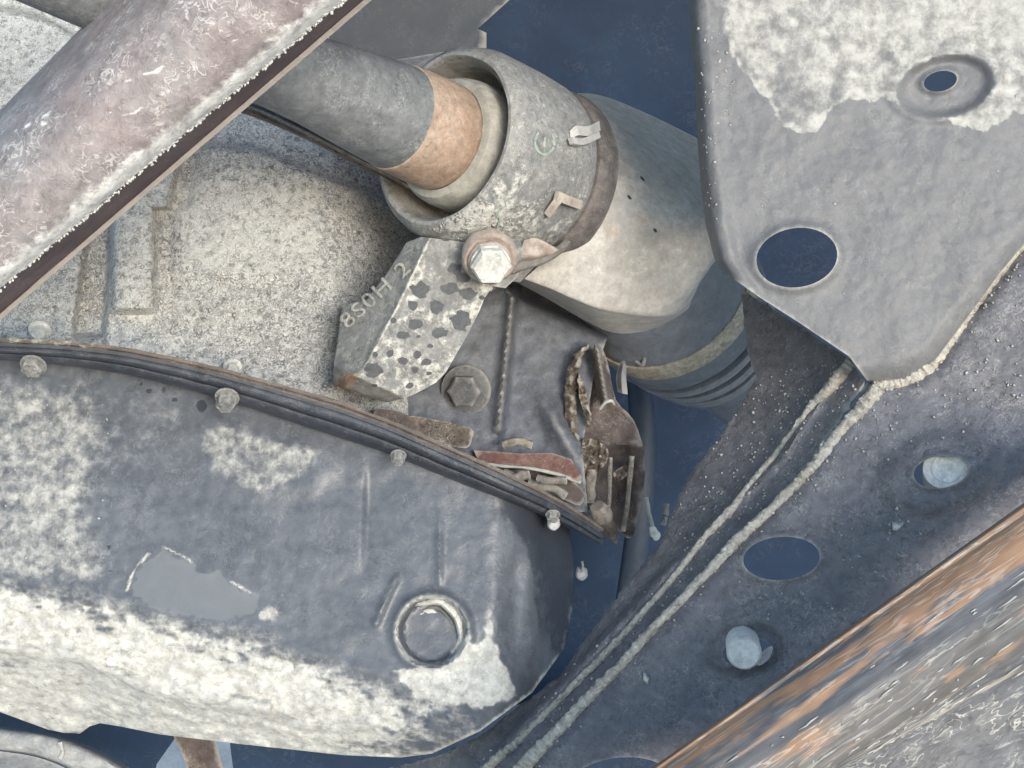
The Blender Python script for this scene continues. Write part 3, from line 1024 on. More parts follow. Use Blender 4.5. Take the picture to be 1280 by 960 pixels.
# green chalk marks
M['chalk'] = grime('green_chalk', (0.20, 0.30, 0.26), (0.26, 0.36, 0.31), dust0=-.1, worm=.2, scale=2)
for pts in ([(672, 166), (668, 178), (674, 190), (684, 192), (692, 182), (690, 168)], [(680, 172), (681, 184)], [(620, 264), (624, 274), (621, 284)]):
    tube('chalk_mark', [(x, y, surf(house, x, y) - .0002) for x, y in pts], .0007, M['chalk'], brk, 6, .7)

# shaft
shf = thing('drive_shaft', 'grey drive shaft with a rusty orange collar entering the bearing bracket', 'drive shaft', C0 - AX * .1)
lathe('shaft_tube', C0, AX, [(-.26, .0150), (-.20, .0152), (-.12, .0160), (-.08, .0178), (-.055, .0205), (-.040, .0220), (-.033, .0224), (-.031, .0218)], M['shaft'], shf, 64, True, wob=.015,
      mask=lambda x, y: (.42 * region(x, y, [(330, 60), (400, 45), (440, 70), (425, 100), (395, 100), (360, 130), (320, 130)], 9) + .22 * region(x, y, [(400, 50), (540, 100), (520, 125), (430, 85)], 10)
                         + .4 * dist_mask(x, y, [(486, 198), (510, 196), (535, 180)], 2.5) + .8 * sstep(1.2, .6, elld(x, y, 490, 141, 5, 5)),
                         .3 * region(x, y, [(520, 100), (560, 100), (540, 210), (500, 210)], 16),
                         .95 * np.maximum.reduce([sstep(1.3, .7, elld(x, y, *q)) for q in ((494, 128, 4, 3), (470, 124, 3, 3), (513, 142, 5, 5), (455, 150, 3, 3), (500, 160, 3, 3))])))
lathe('rusty_collar', C0, AX, [(-.034, .0216), (-.033, .0229), (-.020, .0238), (-.006, .0240), (-.005, .0232), (.010, .0232)], M['collar'], shf, 72, True, wob=.01,
      mask=lambda x, y: (.3 * sstep(180, 215, y) * (x < 560), .3 * sstep(150, 110, y) + 0 * x, 0 * x))  # underside made paler, painting in the light from below
lathe('shaft_seal', C0, AX, [(-.004, .0236), (-.003, .0268), (.000, .0285), (.004, .0292), (.014, .0295), (.018, .026)], M['seal'], shf, 72, False, wob=.01)

# heat shield
shd = thing('heat_shield', 'pale bent sheet metal shield wrapped around the joint beside the bracket', 'heat shield', P(790, 270, .68))
shield_grid = [
    [(700, 118, .735), (745, 118, .735), (800, 138, .745), (870, 172, .76), (930, 205, .775)],
    [(716, 150, .690), (750, 150, .690), (810, 178, .700), (880, 215, .715), (935, 245, .73)],
    [(735, 205, .662), (762, 200, .660), (825, 228, .670), (890, 262, .685), (935, 285, .70)],
    [(724, 250, .652), (758, 245, .650), (825, 268, .660), (893, 292, .675), (930, 310, .69)],
    [(690, 300, .650), (735, 300, .648), (805, 318, .658), (880, 335, .673), (893, 322, .690)],
    [(645, 338, .650), (690, 353, .648), (760, 378, .660), (838, 388, .675), (866, 372, .690)],
    [(640, 344, .656), (684, 361, .655), (752, 391, .668), (826, 399, .683), (860, 386, .698)],
    [(636, 348, .690), (680, 371, .690), (757, 413, .700), (808, 414, .705), (845, 402, .715)],
]
patch('shield_sheet', shield_grid, M['shield'], shd, 7, 9, .0012, wob=.0011, sharp=35,
      mask=lambda x, y: (.45 * region(x, y, [(760, 220), (890, 270), (890, 340), (840, 385), (740, 370), (660, 345), (730, 290)], 26) - .4 * sstep(0, -30, y - (205 + (x - 760) * .5)),  # facet shading painted in: lower facet paler, upper one darker
                         .55 * bump(elld(x, y, 790, 285, 55, 34), .2, .6) + .40 * bump(elld(x, y, 665, 362, 60, 14), .2, .7) + .1 * (y > 380),
                         .75 * np.maximum.reduce([sstep(1.3, .6, elld(x, y, *q)) for q in ((762, 250, 5, 4), (784, 247, 5, 4), (821, 287, 3, 4), (802, 223, 3, 3))])))

# rubber boot
B0 = P(812, 338, .735)
B1 = P(905, 452, .815)
BX = (B1 - B0).normalized()
boot = thing('rubber_boot', 'black ribbed rubber boot with a tarnished metal clamp band behind the plate', 'boot', B0)
s = .735 * K
r0 = 112 * s
lathe('bellows', B0, BX, [(-.03, r0 * .93), (.006, r0 * .95), (.010, r0 * 1.0), (.014, r0 * 1.03), (.030, r0 * 1.035), (.032, r0 * 1.05), (.042, r0 * 1.05), (.044, r0 * 1.02), (.046, r0 * .90), (.049, r0 * .90), (.051, r0 * 1.0), (.056, r0 * 1.0), (.058, r0 * .95),
                          (.060, r0 * .82), (.063, r0 * .82), (.065, r0 * .93), (.070, r0 * .93), (.073, r0 * .75), (.076, r0 * .75), (.078, r0 * .86), (.085, r0 * .84), (.09, r0 * .66),
                          (.15, r0 * .5)], M['rubber'], boot, 96, True, wob=.006)
lathe('clamp_band', B0, BX, [(.0165, r0 * 1.03), (.0165, r0 * 1.052), (.0175, r0 * 1.058), (.0285, r0 * 1.058), (.0295, r0 * 1.052), (.0295, r0 * 1.03)], M['clamp'], boot, 96, False, wob=.005,
      mask=lambda x, y: (0 * x, .6 * bump(elld(x, y, 850, 425, 22, 18), .2, .8), 0 * x))
tube('clamp_ear', [(795, 452, .728), (803, 456, .725), (806, 448, .722)], .0010, M['rubber'], boot, 6)

# ================================================================== MOUNT BRACKET AND SMALL PARTS BELOW THE JOINT
mnt = thing('mount_bracket', 'brown crusted cast mount with upright fins in the dark centre gap', 'bracket', P(755, 560, .70))
sheet('mount_body', smooth_poly([(700, 410), (745, 425), (760, 455), (770, 500), (792, 525), (806, 570), (803, 620), (790, 672), (770, 660), (752, 640), (735, 640), (728, 590), (716, 550), (708, 500), (712, 450)], 3),
      lambda x, y: .715 + bump(x, 775, 14) * .006 * (y > 560) + .002 * fbm(x, y, 16, 2), M['brownmetal'], mnt, 5, thick=.03)
fin_d = lambda x, y: .688 + .004 * fbm(x, y, 10, 14.0)
sheet('fin', [(738, 430), (728, 445), (722, 470), (720, 510), (724, 545), (732, 570), (738, 600), (736, 640), (742, 655), (733, 652), (727, 625), (726, 595), (716, 560), (708, 535), (705, 500), (708, 465), (718, 442)],
      lambda x, y: fin_d(x, y) + .0005 * np.abs(x - np.interp(y, [430, 470, 510, 560, 600, 650], [730, 714, 713, 722, 731, 737])), M['ochre'], mnt, 3, (), .012, jag=1.2)
sheet('fin', [(726, 466), (733, 492), (740, 524), (738, 534), (730, 520), (724, 494), (722, 474)], lambda x, y: fin_d(x, y) - .003, M['ochre'], mnt, 3, (), .012, jag=.8)
sheet('fin', [(742, 428), (752, 442), (760, 470), (769, 500), (758, 502), (751, 510), (745, 484), (740, 452)], lambda x, y: .686 + .0009 * np.abs(x - np.interp(y, [430, 500], [745, 757])), M['brownmetal'], mnt, 3, (), .012, jag=.8)
tube('wire_clip', [(750, 511, .675), (757, 503, .672), (764, 501, .672), (767, 505, .675)], .0008, M['steel'], mnt, 6)
patch('fin', [[(772, 490, .70), (770, 470, .705), (776, 452, .71)], [(778, 492, .695), (777, 470, .70), (780, 450, .71)]], M['side'], mnt, 3, 3, .003)
sheet('crust', smooth_poly([(730, 548), (748, 552), (760, 562), (758, 578), (745, 590), (732, 586), (728, 565)], 3), lambda x, y: .688 + .004 * fbm(x, y, 7, 4), M['ochre'], mnt, 2.5, thick=.014)
sheet('crust', smooth_poly([(767, 590), (780, 582), (790, 572), (790, 588), (776, 600), (769, 600)], 3), lambda x, y: .695 + .004 * fbm(x, y, 7, 8), M['ochre'], mnt, 2.5, thick=.012)
for pts, r, m in (([(740, 588, .69), (738, 610, .688), (737, 628, .688)], .0026, 'ochre'), ([(763, 572, .69), (762, 610, .688), (760, 642, .688)], .0011, 'ochre'), ([(790, 570, .69), (786, 610, .69), (779, 664, .69)], .0013, 'ochre')):
    tube('rib', pts, r, M[m], mnt, 8, .3)
lathe('pin', P(750, 640, .675), (P(776, 690, .690) - P(750, 640, .675)), [(-.004, .0035), (0, .0050), (.004, .0052), (.005, .0040), (.012, .0042), (.018, .0026), (.0215, .0006)], M['ochre'], mnt, 20, True, wob=.12,
      mask=lambda x, y: (.3 * (y > 655), .5 * (y < 655), 0 * x))

hos = thing('rusty_strap', 'reddish rusty metal strap with pale lower edge wedged above the pan flange', 'strap', P(650, 575, .68))
sheet('strap_plate', smooth_poly([(592, 563), (615, 564), (650, 567), (690, 566), (714, 574), (728, 597), (724, 602), (695, 592), (650, 584), (600, 580)], 1),
      lambda x, y: .672 + (y - 570) * -.0002, M['copper'], hos, 4, thick=.006)
tube('strap_edge', [(598, 580, .668), (648, 584, .666), (692, 591, .666), (726, 603, .668)], .0008, M['seal'], hos, 6, .5)
for pts, r in (([(630, 556, .668), (645, 552, .666), (664, 556, .668)], .0022), ([(630, 592, .666), (645, 597, .664), (660, 592, .666)], .0026), ([(672, 598, .664), (690, 601, .662), (707, 600, .664)], .0020)):
    tube('strap_lug', pts, r, M['ochre'], hos, 8, .3)
sheet('lower_plate', smooth_poly([(625, 590), (690, 588), (728, 612), (725, 632), (700, 622), (660, 606)], 3), .678, M['brownmetal'], hos, 4, thick=.006)
tube('plate_edge', [(660, 604, .672), (690, 610, .671), (708, 620, .671)], .0022, M['ochre'], hos, 6, .2)

hz = thing('coolant_hose', 'dark blue hose running upright through the gap below the rubber boot', 'hose', P(802, 560, .93))
tube('hose_body', [(786, 380, .95), (796, 450, .94), (803, 540, .93), (800, 640, .93), (784, 760, .95)], .0085, M['rubber_hose'], hz, 20)
wr = thing('bright_wire', 'thin bent bright metal wire hanging in the dark gap beside the subframe', 'wire', P(818, 650, .68))
tube('wire', [(808, 622, .69), (811, 640, .688), (815, 655, .686), (818, 668, .686)], .0011, M['steel'], wr, 6, .2)
tube('wire_tip', [(814, 658, .684), (819, 668, .683), (821, 674, .684)], [.0012, .0026, .0012], M['flake_glint_white'], wr, 8, .2)
tube('wire', [(833, 630, .69), (831, 648, .688), (829, 656, .688)], .0016, M['rail'], wr, 6, .2)

# ================================================================== SUBFRAME
sub = thing('subframe', 'grey and black stamped subframe with round holes and pale crusted weld seams', 'subframe', P(1060, 460, .56))
up_out = [(866, -70), (861, 0), (864, 50), (869, 110), (872, 180), (876, 230), (882, 280), (893, 324), (903, 339), (950, 372), (1000, 404), (1062, 446), (1084, 476), (1132, 474), (1167, 453), (1212, 393), (1252, 338), (1350, 225), (1602, -70)]
H_big = ell(996, 322, 51, 37, -9)
H_small = ell(1175.5, 101.5, 21, 12.5, -13)


def up_d(x, y):
    d = .565 - (x - 870) * .00003 + (480 - y) * .00002
    le = x - along([(-80, 0)], y) if False else x - np.interp(y, [-70, 0, 50, 110, 180, 230, 280, 324, 360], [866, 861, 864, 869, 872, 876, 882, 893, 915])
    d += .012 * np.clip(1 - le / 14, 0, None) ** 2
    d -= .0018 * bump(le, 22, 9)
    d -= .0022 * bump(elld(x, y, 996, 322, 51, 37, -9), 1.0, .18)
    d -= .004 * sstep(110, 0, np.hypot(x - 935, y - 330)) * 0
    e = elld(x, y, 1182, 108, 60, 37, -12)
    d += .0032 * sstep(1.05, .75, e) - .001 * bump(e, 1.1, .12)
    d -= .002 * bump(elld(x, y, 1175.5, 101.5, 21, 12.5, -13), 1.0, .25)
    d += .005 * np.clip(1 - (dist_line(x, y, [(1084, 476), (1132, 474), (1167, 453), (1212, 393), (1350, 225)])) / 26, 0, None) ** 2
    d -= .0012 * region(x, y, [(1160, -80), (1360, -80), (1360, 80), (1250, 50)], 20)
    d += .0009 * fbm(x, y, 60, 3) + .00025 * fbm(x, y, 10, 3)
    return d


mud_edge = [(895, -80), (900, 40), (922, 90), (948, 112), (975, 160), (1000, 168), (1020, 166), (1032, 148), (1048, 133), (1066, 126), (1085, 128), (1100, 122), (1118, 128), (1135, 140), (1150, 147), (1175, 152), (1200, 157), (1228, 165), (1252, 155), (1275, 142), (1360, 115), (1480, 90), (1700, 60), (1700, -80)]


def up_mask(x, y):
    qx = 5 * fbm(x, y, 14, 41.0); qy = 6 * fbm(x, y, 12, 47.0)
    e = elld(x, y, 1182, 108, 60, 37, -12)
    dust = (.78 + .30 * fbm(x, y, 48, 71.0) + .12 * sstep(140, 40, y)) * region(x + qx, y + qy, mud_edge, 4) - .95 * sstep(1.08, .88, e + .10 * fbm(x, y, 16, 51.0)) + .3 * region(x, y, [(1170, -80), (1360, -80), (1360, 70), (1250, 45)], 15)
    dust -= .30 * region(x, y, [(862, -80), (905, -80), (905, 40), (940, 100), (985, 165), (900, 170), (868, 100)], 12)
    le = x - np.interp(y, [-70, 0, 50, 110, 180, 230, 280, 324, 360], [866, 861, 864, 869, 872, 876, 882, 893, 915])
    dust += .52 * bump(le, 3, 4) + .40 * bump(le, 20, 7)
    dust += .32 * bump(np.abs(sdist(x + qx, y + qy, mud_edge) - 4), 0, 4.5) * (y > 20) * (x > 910) * (e > 1.05)
    dust = np.maximum(dust, .62 * 1.25 * bump(elld(x, y, 996, 322, 51, 37, -9), 1.0, .10))  # pale rim highlights painted around both holes
    dust = np.maximum(dust, .75 * bump(elld(x, y, 1175.5, 101.5, 21, 12.5, -13), 1.0, .18))
    dust = np.maximum(dust, .36 * bump(elld(x, y, 996, 325, 80, 62, -9), .8, .25))
    dust += .5 * bump(dist_line(x, y, [(1084, 474), (1132, 472), (1167, 451), (1212, 391), (1350, 223)]), 4, 9)
    dust = np.maximum(dust, .42 * region(x, y, [(1010, 400), (1070, 355), (1080, 395), (1062, 440)], 14))
    return dust, 0 * x, 0 * x


sheet('upper_plate', up_out, up_d, M['plate'], sub, 4, [H_big, H_small], .0035, up_mask)

low_out = [(1084, 478), (1132, 476), (1167, 455), (1212, 395), (1252, 340), (1350, 227), (1604, -68), (1640, 560), (1180, 880), (1000, 1010), (880, 1040), (600, 1040), (652, 962), (762, 848), (872, 728), (1002, 600)]
H_a = ell(1176, 590, 34, 20, -8)
H_b = ell(977, 698, 48, 27, -4)
H_c = ell(935, 816, 32, 18, -4)
H_d = ell(775, 975, 60, 28, -6)


NO_CRUMBS += [H_big, H_small, H_a, H_b, H_c, H_d]


def low_d(x, y):
    u_ = ((x - 1084) * .62 + (y - 478) * .78)       # away from the seam
    d = .565 - np.clip(u_, 0, None) * .00012
    seam = dist_line(x, y, [(1350, 227), (1252, 340), (1212, 395), (1167, 455), (1132, 476), (1084, 478), (1002, 600), (872, 728), (762, 848), (652, 962)])
    d += .004 * bump(seam, 0, 10)
    e = elld(x, y, 1172, 592, 78, 52, -14)
    d -= .0040 * sstep(1.1, .7, e)
    d -= .002 * bump(elld(x, y, 1176, 590, 34, 20, -8), 1, .2)
    d -= .0018 * bump(elld(x, y, 977, 698, 48, 27, -4), 1.0, .16)
    e = elld(x, y, 932, 812, 52, 34, -8)
    d += .003 * sstep(1.1, .7, e)
    d += .0008 * fbm(x, y, 50, 7) + .0003 * fbm(x, y, 9, 7)
    return d


def low_mask(x, y):
    seam = dist_line(x, y, [(1350, 227), (1252, 340), (1212, 395), (1167, 455), (1132, 476), (1084, 478), (1002, 600), (872, 728), (762, 848), (652, 962)])
    dust = .42 * bump(seam, 0, 12) + .22 * region(x, y, [(1090, 480), (1350, 230), (1350, 480), (1250, 500), (1120, 560), (1040, 600)], 30)
    dust += .30 * bump(elld(x, y, 1172, 592, 70, 46, -14), .85, .35)
    dust = np.maximum(dust, .70 * bump(elld(x, y, 977, 698, 48, 27, -4), 1.0, .10))  # hole rims get painted highlights here too
    dust = np.maximum(dust, .70 * bump(elld(x, y, 1176, 590, 34, 20, -8), 1.0, .14))
    dust = np.maximum(dust, .62 * bump(elld(x, y, 935, 816, 32, 18, -4), 1.0, .14))
    dust = np.maximum(dust, .40 * dist_mask(x, y, [(965, 738), (1000, 735), (1035, 718)], 6))
    dust = np.maximum(dust, .42 * dist_mask(x, y, [(1178, 690), (1205, 665), (1230, 652)], 6))
    dust = np.maximum(dust, .46 * dist_mask(x, y, [(818, 912), (842, 888)], 3))
    return dust, 0 * x, 0 * x


sheet('lower_plate', low_out, low_d, M['rail'], sub, 5, [H_a, H_b, H_c, H_d], .0035, low_mask)

left_out = [(925, 360), (1000, 408), (1062, 450), (1082, 478), (1000, 600), (870, 728), (760, 848), (650, 962), (590, 1040), (380, 1040), (470, 965), (545, 945), (600, 920), (662, 872), (700, 845), (752, 770), (795, 715), (818, 690),
            (832, 662), (842, 634), (855, 605), (872, 580), (900, 545), (912, 528), (930, 500), (945, 470), (935, 440), (930, 400)]


def left_d(x, y):
    seam = dist_line(x, y, [(1082, 478), (1000, 600), (870, 728), (760, 848), (650, 962), (590, 1040)])
    d = .568 + seam * .00050
    d += .004 * sstep(30, 44, seam) - .004 * bump(seam, 36, 6)
    d += .0012 * fbm(x, y, 30, 11) + .0004 * fbm(x, y, 8, 2)
    return d


sheet('side_plate', left_out, left_d, M['rail'], sub, 5, (), .0035,
      lambda x, y: (.22 * region(x, y, [(900, 545), (960, 460), (1062, 450), (1075, 480), (990, 590), (880, 700), (830, 700), (835, 650)], 20) + .35 * bump(dist_line(x, y, [(842, 634), (832, 662), (815, 692), (750, 772), (700, 845), (600, 920)]), 0, 3)
                    + .25 * region(x, y, [(480, 1000), (700, 830), (760, 830), (600, 1000)], 20), .30 * region(x, y, [(400, 1040), (560, 940), (700, 850), (700, 900), (560, 1040)], 12), 0 * x), jag=1.5)


def weld(pts, r, rough, seed):
    d = [(x, y, dd) for x, y, dd in pts]
    return tube('weld_seam', d, r, M['weld'], sub, 11, rough * .42, 40, seed)


w1 = [(1066, 452), (1040, 482), (1010, 515), (978, 558), (945, 598), (916, 635), (884, 668), (850, 712), (818, 750), (788, 784), (752, 822), (716, 858), (680, 895), (650, 925), (620, 950), (590, 980)]
weld([(x, y, float(left_d(np.array([x * 1.0]), np.array([y * 1.0]))[0]) - .0006) for x, y in w1], [.0030, .0024, .0016, .0017, .0016, .0015, .0014, .0015, .0016, .0015, .0017, .0020, .0024], .9, 1.0)
w2 = [(1098, 486), (1076, 512), (1050, 540), (1024, 575), (998, 602), (960, 640), (925, 672), (888, 712), (850, 752), (812, 790), (776, 832), (740, 868), (706, 905), (672, 940), (640, 975)]
weld([(x, y, float(low_d(np.array([x * 1.0]), np.array([y * 1.0]))[0]) - .0004) for x, y in w2], [.0034, .0026, .0023, .0021, .0020, .0022, .0019, .0019, .0020, .0023, .0028, .0034], .9, 5.0)
w3 = [(1092, 484), (1120, 478), (1148, 466), (1168, 448), (1186, 425), (1210, 392), (1240, 352), (1282, 300)]
weld([(x, y, float(low_d(np.array([x * 1.0]), np.array([y * 1.0]))[0]) - .0004) for x, y in w3], [.0028, .0034, .0040, .0030, .0024, .0020, .0016], .9, 9.0)

crumbs('mud_crumbs', scatter([(1090, 480), (1280, 250), (1280, 520), (1150, 560), (1050, 600), (1000, 640)], 170) + scatter([(900, 545), (960, 460), (1062, 450), (1075, 480), (990, 590), (880, 700), (835, 650)], 230)
       + scatter([(960, 640), (1180, 640), (1050, 770), (900, 780)], 40), lambda x, y: np.where(inside(x, y, left_out), left_d(x, y), low_d(x, y)) - .0005, M['crumb'], sub, .0003, .0010)
crumbs('weld_crumbs', [(x + random.gauss(0, 9), y + random.gauss(0, 9)) for x, y in densify(w1, 4.0, False) + densify(w2, 4.0, False) + densify(w3, 2.5, False)],
       lambda x, y: np.where(inside(x, y, left_out), left_d(x, y), low_d(x, y)) - .0006, M['weld'], sub, .0003, .0011)
bigs = [(1135, 652), (1122, 636), (966, 642), (1028, 556), (808, 849), (955, 257), (1118, 640)]
crumbs('stones', bigs[:5] + [(1003, 594), (1120, 660)], lambda x, y: low_d(x, y) - .0008, M['cream'], sub, .0012, .0026)
crumbs('plate_flecks', [(953, 257), (1044, 255), (1247, 214), (1055, 367), (1240, 118), (1270, 120)]
       + scatter([(870, 0), (905, 40), (930, 100), (900, 200), (895, 300), (880, 250)], 70), lambda x, y: up_d(x, y) - .0001, M['crumb'], sub, .0004, .0010)

# bolt ends seen inside two of the holes, white to stand in for bright glints
hb = lathe('bolt_end', P(1183, 587, .5485), direction(-.25, .25, .93), [(-.012, .0092), (.002, .0092), (.0035, .0088), (.0035, .0062), (.0022, .0055), (.0022, .0008)], M['flake_glint_white'], sub, 40, True, wob=.03)
hb = lathe('bolt_end', P(930, 814, .5385), direction(-.1, -.1, .97), [(-.012, .0066), (.002, .0066), (.0035, .0056), (.0035, .0008)], M['flake_glint_white'], sub, 32, True, wob=.06)
sheet('bolt_end', smooth_poly([(944, 826), (956, 812), (966, 808), (962, 822), (950, 832)], 3), .5395, M['steel'], sub, 3, thick=.006)

# ================================================================== NEAR TUBES
tb = thing('rusty_tube', 'thick rusty brown tube with a white flaking edge across the upper left corner', 'tube', P(190, 190, .44))
# (x, y) of upper edge and lower edge at two ends, extended beyond the frame
A0, A1 = (-150, 292), (330, -192)
L0, L1 = (-150, 486), (620, -160)


def tube_row(f, d, wob=0):
    out = []
    for k in np.linspace(0, 1, 14):
        ax_, ay_ = A0[0] + (A1[0] - A0[0]) * k, A0[1] + (A1[1] - A0[1]) * k
        lx, ly = L0[0] + (L1[0] - L0[0]) * k, L0[1] + (L1[1] - L0[1]) * k
        out.append((ax_ + (lx - ax_) * f, ay_ + (ly - ay_) * f, d - .03 * k))
    return out


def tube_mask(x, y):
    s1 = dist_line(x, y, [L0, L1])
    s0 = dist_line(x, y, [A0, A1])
    dust = 1.0 * bump(s1, 0, 27) + .30 * bump(s0, 4, 13)  # pale band paints the bright reflection along the lower edge
    for pts in ([(20, 163), (45, 152), (62, 140)], [(95, 128), (105, 122), (118, 117), (130, 118)], [(135, 138), (150, 145), (168, 143), (180, 133), (200, 128)], [(178, 93), (195, 90), (205, 80)], [(210, 82), (212, 72)],
                [(150, 105), (165, 98)], [(50, 157), (70, 150)], [(170, 125), (190, 118)], [(275, 60), (290, 52), (312, 42)], [(100, 205), (108, 195)], [(60, 180), (75, 168)]):
        dust = np.maximum(dust, .9 * dist_mask(x, y, pts, 2.0))
    rust = .20 * bump(s0, 45, 40) + .25 * sstep(180, 320, x) * sstep(80, 0, y)
    return dust, rust, 0 * x


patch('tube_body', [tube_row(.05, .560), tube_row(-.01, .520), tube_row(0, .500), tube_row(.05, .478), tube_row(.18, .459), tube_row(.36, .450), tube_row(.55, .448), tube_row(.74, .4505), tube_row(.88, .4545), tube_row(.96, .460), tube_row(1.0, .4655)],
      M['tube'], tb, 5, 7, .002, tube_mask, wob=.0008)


def under_row(off0, off1, d):
    out = []
    for k in np.linspace(0, 1, 14):
        x, y = L0[0] + (L1[0] - L0[0]) * k, L0[1] + (L1[1] - L0[1]) * k
        o_ = off0 + (off1 - off0) * k
        out.append((x + .642 * o_, y + .767 * o_, d - .03 * k))
    return out


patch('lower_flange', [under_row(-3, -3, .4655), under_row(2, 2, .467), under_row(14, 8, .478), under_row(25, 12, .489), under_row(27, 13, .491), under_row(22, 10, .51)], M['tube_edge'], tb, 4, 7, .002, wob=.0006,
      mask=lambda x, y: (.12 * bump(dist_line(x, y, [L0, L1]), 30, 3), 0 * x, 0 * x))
# ragged white flakes along the edge
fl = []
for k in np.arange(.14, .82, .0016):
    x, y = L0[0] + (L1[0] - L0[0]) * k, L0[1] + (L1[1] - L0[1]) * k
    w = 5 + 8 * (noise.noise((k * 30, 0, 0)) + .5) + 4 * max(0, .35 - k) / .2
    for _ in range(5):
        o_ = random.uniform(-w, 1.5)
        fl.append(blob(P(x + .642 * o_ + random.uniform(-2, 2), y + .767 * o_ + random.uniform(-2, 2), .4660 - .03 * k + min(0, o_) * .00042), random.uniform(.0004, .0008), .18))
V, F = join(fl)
o = link('white_flakes', V, F, M['flake_glint_white'], tb, True, None, None)
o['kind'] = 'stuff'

rb = thing('rusty_rail', 'streaked rusty steel rail with pale scratches across the lower right corner', 'rail', P(1120, 830, .43))
E0, E1 = (700, 1042), (1400, 545)
F0, F1 = (900, 1041), (1400, 775)


def rail_row(f, d):
    out = []
    for k in np.linspace(0, 1, 12):
        x0, y0 = E0[0] + (E1[0] - E0[0]) * k, E0[1] + (E1[1] - E0[1]) * k
        x1, y1 = F0[0] + (F1[0] - F0[0]) * k, F0[1] + (F1[1] - F0[1]) * k
        out.append((x0 + (x1 - x0) * f, y0 + (y1 - y0) * f, d))
    return out


def rail_mask(x, y):
    e0 = dist_line(x, y, [E0, E1]); e1 = dist_line(x, y, [F0, F1])
    n_ = fbm((x * .815 - y * .58) * .12, (x * .58 + y * .815), 14, 5.0)
    n2_ = fbm((x * .815 - y * .58) * .10, (x * .58 + y * .815), 7, 8.0)
    dust = .30 * np.clip(n2_, -1, 1) + .55 * bump(e1, 3, 7) + .15 * bump(e0, 3, 5)
    rust = .42 * bump(e0, 16, 55) + .45 * n_ + .22 * bump(e1, 30, 18) * (x > 1180)
    dark = .35 * np.clip(-n_, 0, 1) * sstep(40, 80, e0)
    return dust, rust, dark


rail = patch('rail_body', [rail_row(.02, .52), rail_row(-.004, .50), rail_row(.0, .452), rail_row(.06, .445), rail_row(.2, .439), rail_row(.4, .435), rail_row(.65, .433), rail_row(.85, .434), rail_row(.96, .437), rail_row(1.0, .442)],
             M['bar'], rb, 8, 12, .002, rail_mask, wob=.0007)
patch('rail_web', [rail_row(.99, .447), rail_row(1.15, .452), rail_row(1.6, .46), rail_row(2.2, .47)], M['web'], rb, 6, 8, .002, wob=.002,
      mask=lambda x, y: (.75 * dist_mask(x, y, [(1240, 940), (1262, 928), (1290, 915)], 5) + .6 * dist_mask(x, y, [(1160, 955), (1172, 935)], 5), 0 * x, 0 * x))


def rail_pt(a, f):
    x0, y0 = E0[0] + (E1[0] - E0[0]) * a, E0[1] + (E1[1] - E0[1]) * a
    x1, y1 = F0[0] + (F1[0] - F0[0]) * a, F0[1] + (F1[1] - F0[1]) * a
    return x0 + (x1 - x0) * f, y0 + (y1 - y0) * f


sc_ = []
for _ in range(110):
    a, f = random.uniform(.15, .9), random.choice((random.uniform(.3, .98), random.uniform(.9, 1.0)))
    x, y = rail_pt(a, f)
    d = np.interp(f, [0, .06, .2, .4, .65, .85, .96, 1], [.452, .445, .439, .435, .433, .434, .437, .442]) - .0003
    ln = random.uniform(3, 20) * (1 if random.random() < .7 else .3)
    V_, F_ = tube_geo([P(x + .815 * ln * t + random.uniform(-1, 1), y - .58 * ln * t + random.uniform(-1, 1), d) for t in (-1, -.3, .3, 1)], [.0001, .0003, .0004, .0001], 4, .6, a * 50)
    sc_.append((V_, F_))
V, F = join(sc_)
o = link('scale_flakes', V, F, M['crumb'], rb, True, None, None)
o['kind'] = 'stuff'

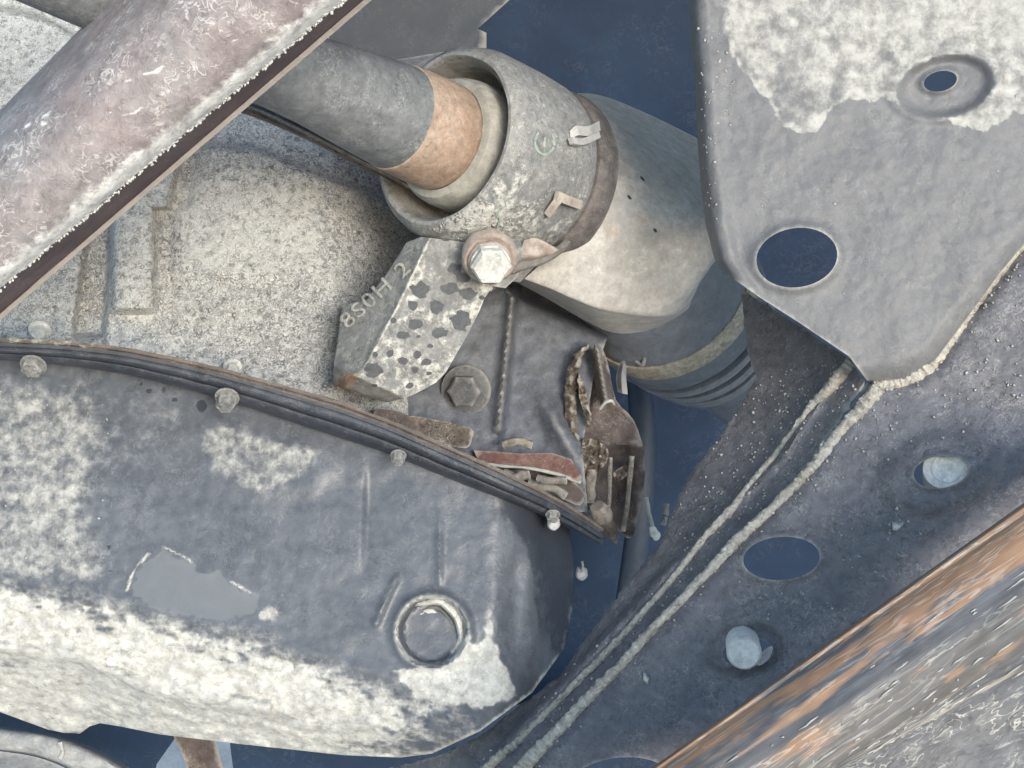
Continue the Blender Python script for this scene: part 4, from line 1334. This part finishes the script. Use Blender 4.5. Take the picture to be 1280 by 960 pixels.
# ================================================================== LOWER LEFT: SPLASH GUARD AND STRUTS AGAINST THE SKY
sg = thing('splash_guard', 'pale curved plastic splash guard with grooved rim in the lower left corner', 'splash guard', P(60, 940, .72))
patch('guard_rim', [[(-80, 898, .735), (0, 908, .733), (60, 916, .731), (110, 932, .73), (165, 962, .73), (230, 1010, .73)],
                    [(-80, 905, .722), (0, 914, .720), (58, 922, .718), (106, 939, .716), (158, 968, .716), (220, 1014, .716)],
                    [(-80, 926, .722), (0, 934, .720), (50, 941, .718), (92, 958, .716), (130, 980, .716), (180, 1020, .716)],
                    [(-80, 930, .732), (0, 938, .730), (48, 946, .728), (88, 962, .726), (126, 984, .726), (172, 1022, .726)]], M['guard'], sg, 4, 6, .004, wob=.001,
      mask=lambda x, y: (-.45 * (x > 78) * (x < 170) - .15, 0 * x, 0 * x))
patch('guard_face', [[(-80, 931, .724), (0, 939, .722), (48, 947, .72), (88, 963, .718), (126, 985, .718)], [(-80, 980, .70), (0, 985, .70), (40, 990, .70), (70, 1000, .70), (90, 1020, .70)]], M['guard'], sg, 4, 6, .004, wob=.001)
tube('rib', [(75, 928, .7145), (78, 938, .7135), (76, 948, .7145)], .0010, M['guard'], sg, 6, .3)

wl_ = thing('sky_backing', 'added white backing, standing in for bright sky in the gaps under the oil pan', 'wall', (-.6, 2.6, 0))  # made-up white surface so the gaps read as bright sky
wv, wf_ = [], []
for px_, py_ in ((-2.2, 2.6), (1.6, 2.6), (1.6, 2.75), (-2.2, 2.75)):
    wv += [(px_, py_, 0.0), (px_, py_, .75)]
wf_ = [(0, 2, 3, 1), (2, 4, 5, 3), (4, 6, 7, 5), (6, 0, 1, 7), (1, 3, 5, 7)]
link('backing_face', wv, wf_, M['sky_white'], wl_, False)

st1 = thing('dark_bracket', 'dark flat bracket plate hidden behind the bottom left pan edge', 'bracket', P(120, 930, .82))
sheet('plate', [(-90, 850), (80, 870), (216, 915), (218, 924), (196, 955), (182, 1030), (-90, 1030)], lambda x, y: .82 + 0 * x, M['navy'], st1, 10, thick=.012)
tube('plate_lip', [(30, 895, .812), (60, 905, .812), (62, 912, .812)], .0012, M['darkbolt'], st1, 6)
st2 = thing('support_strut', 'narrow dark strut between two bright gaps below the pan', 'strut', P(250, 950, .84))
sheet('strut_face', [(208, 905), (216, 922), (226, 938), (240, 975), (250, 1030), (298, 1030), (283, 975), (270, 930), (266, 900)], lambda x, y: .84 + bump(x, 245, 18) * .004, M['brownmetal'], st2, 6, thick=.014)
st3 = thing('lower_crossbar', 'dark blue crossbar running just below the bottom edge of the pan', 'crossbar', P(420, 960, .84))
sheet('crossbar_face', [(285, 900), (288, 935), (292, 965), (304, 1040), (950, 1060), (950, 900), (640, 880), (450, 880)], lambda x, y: .85 + 0 * x, M['navy'], st3, 10, thick=.03)  # shade navy again; right part added as dark backing behind a hole
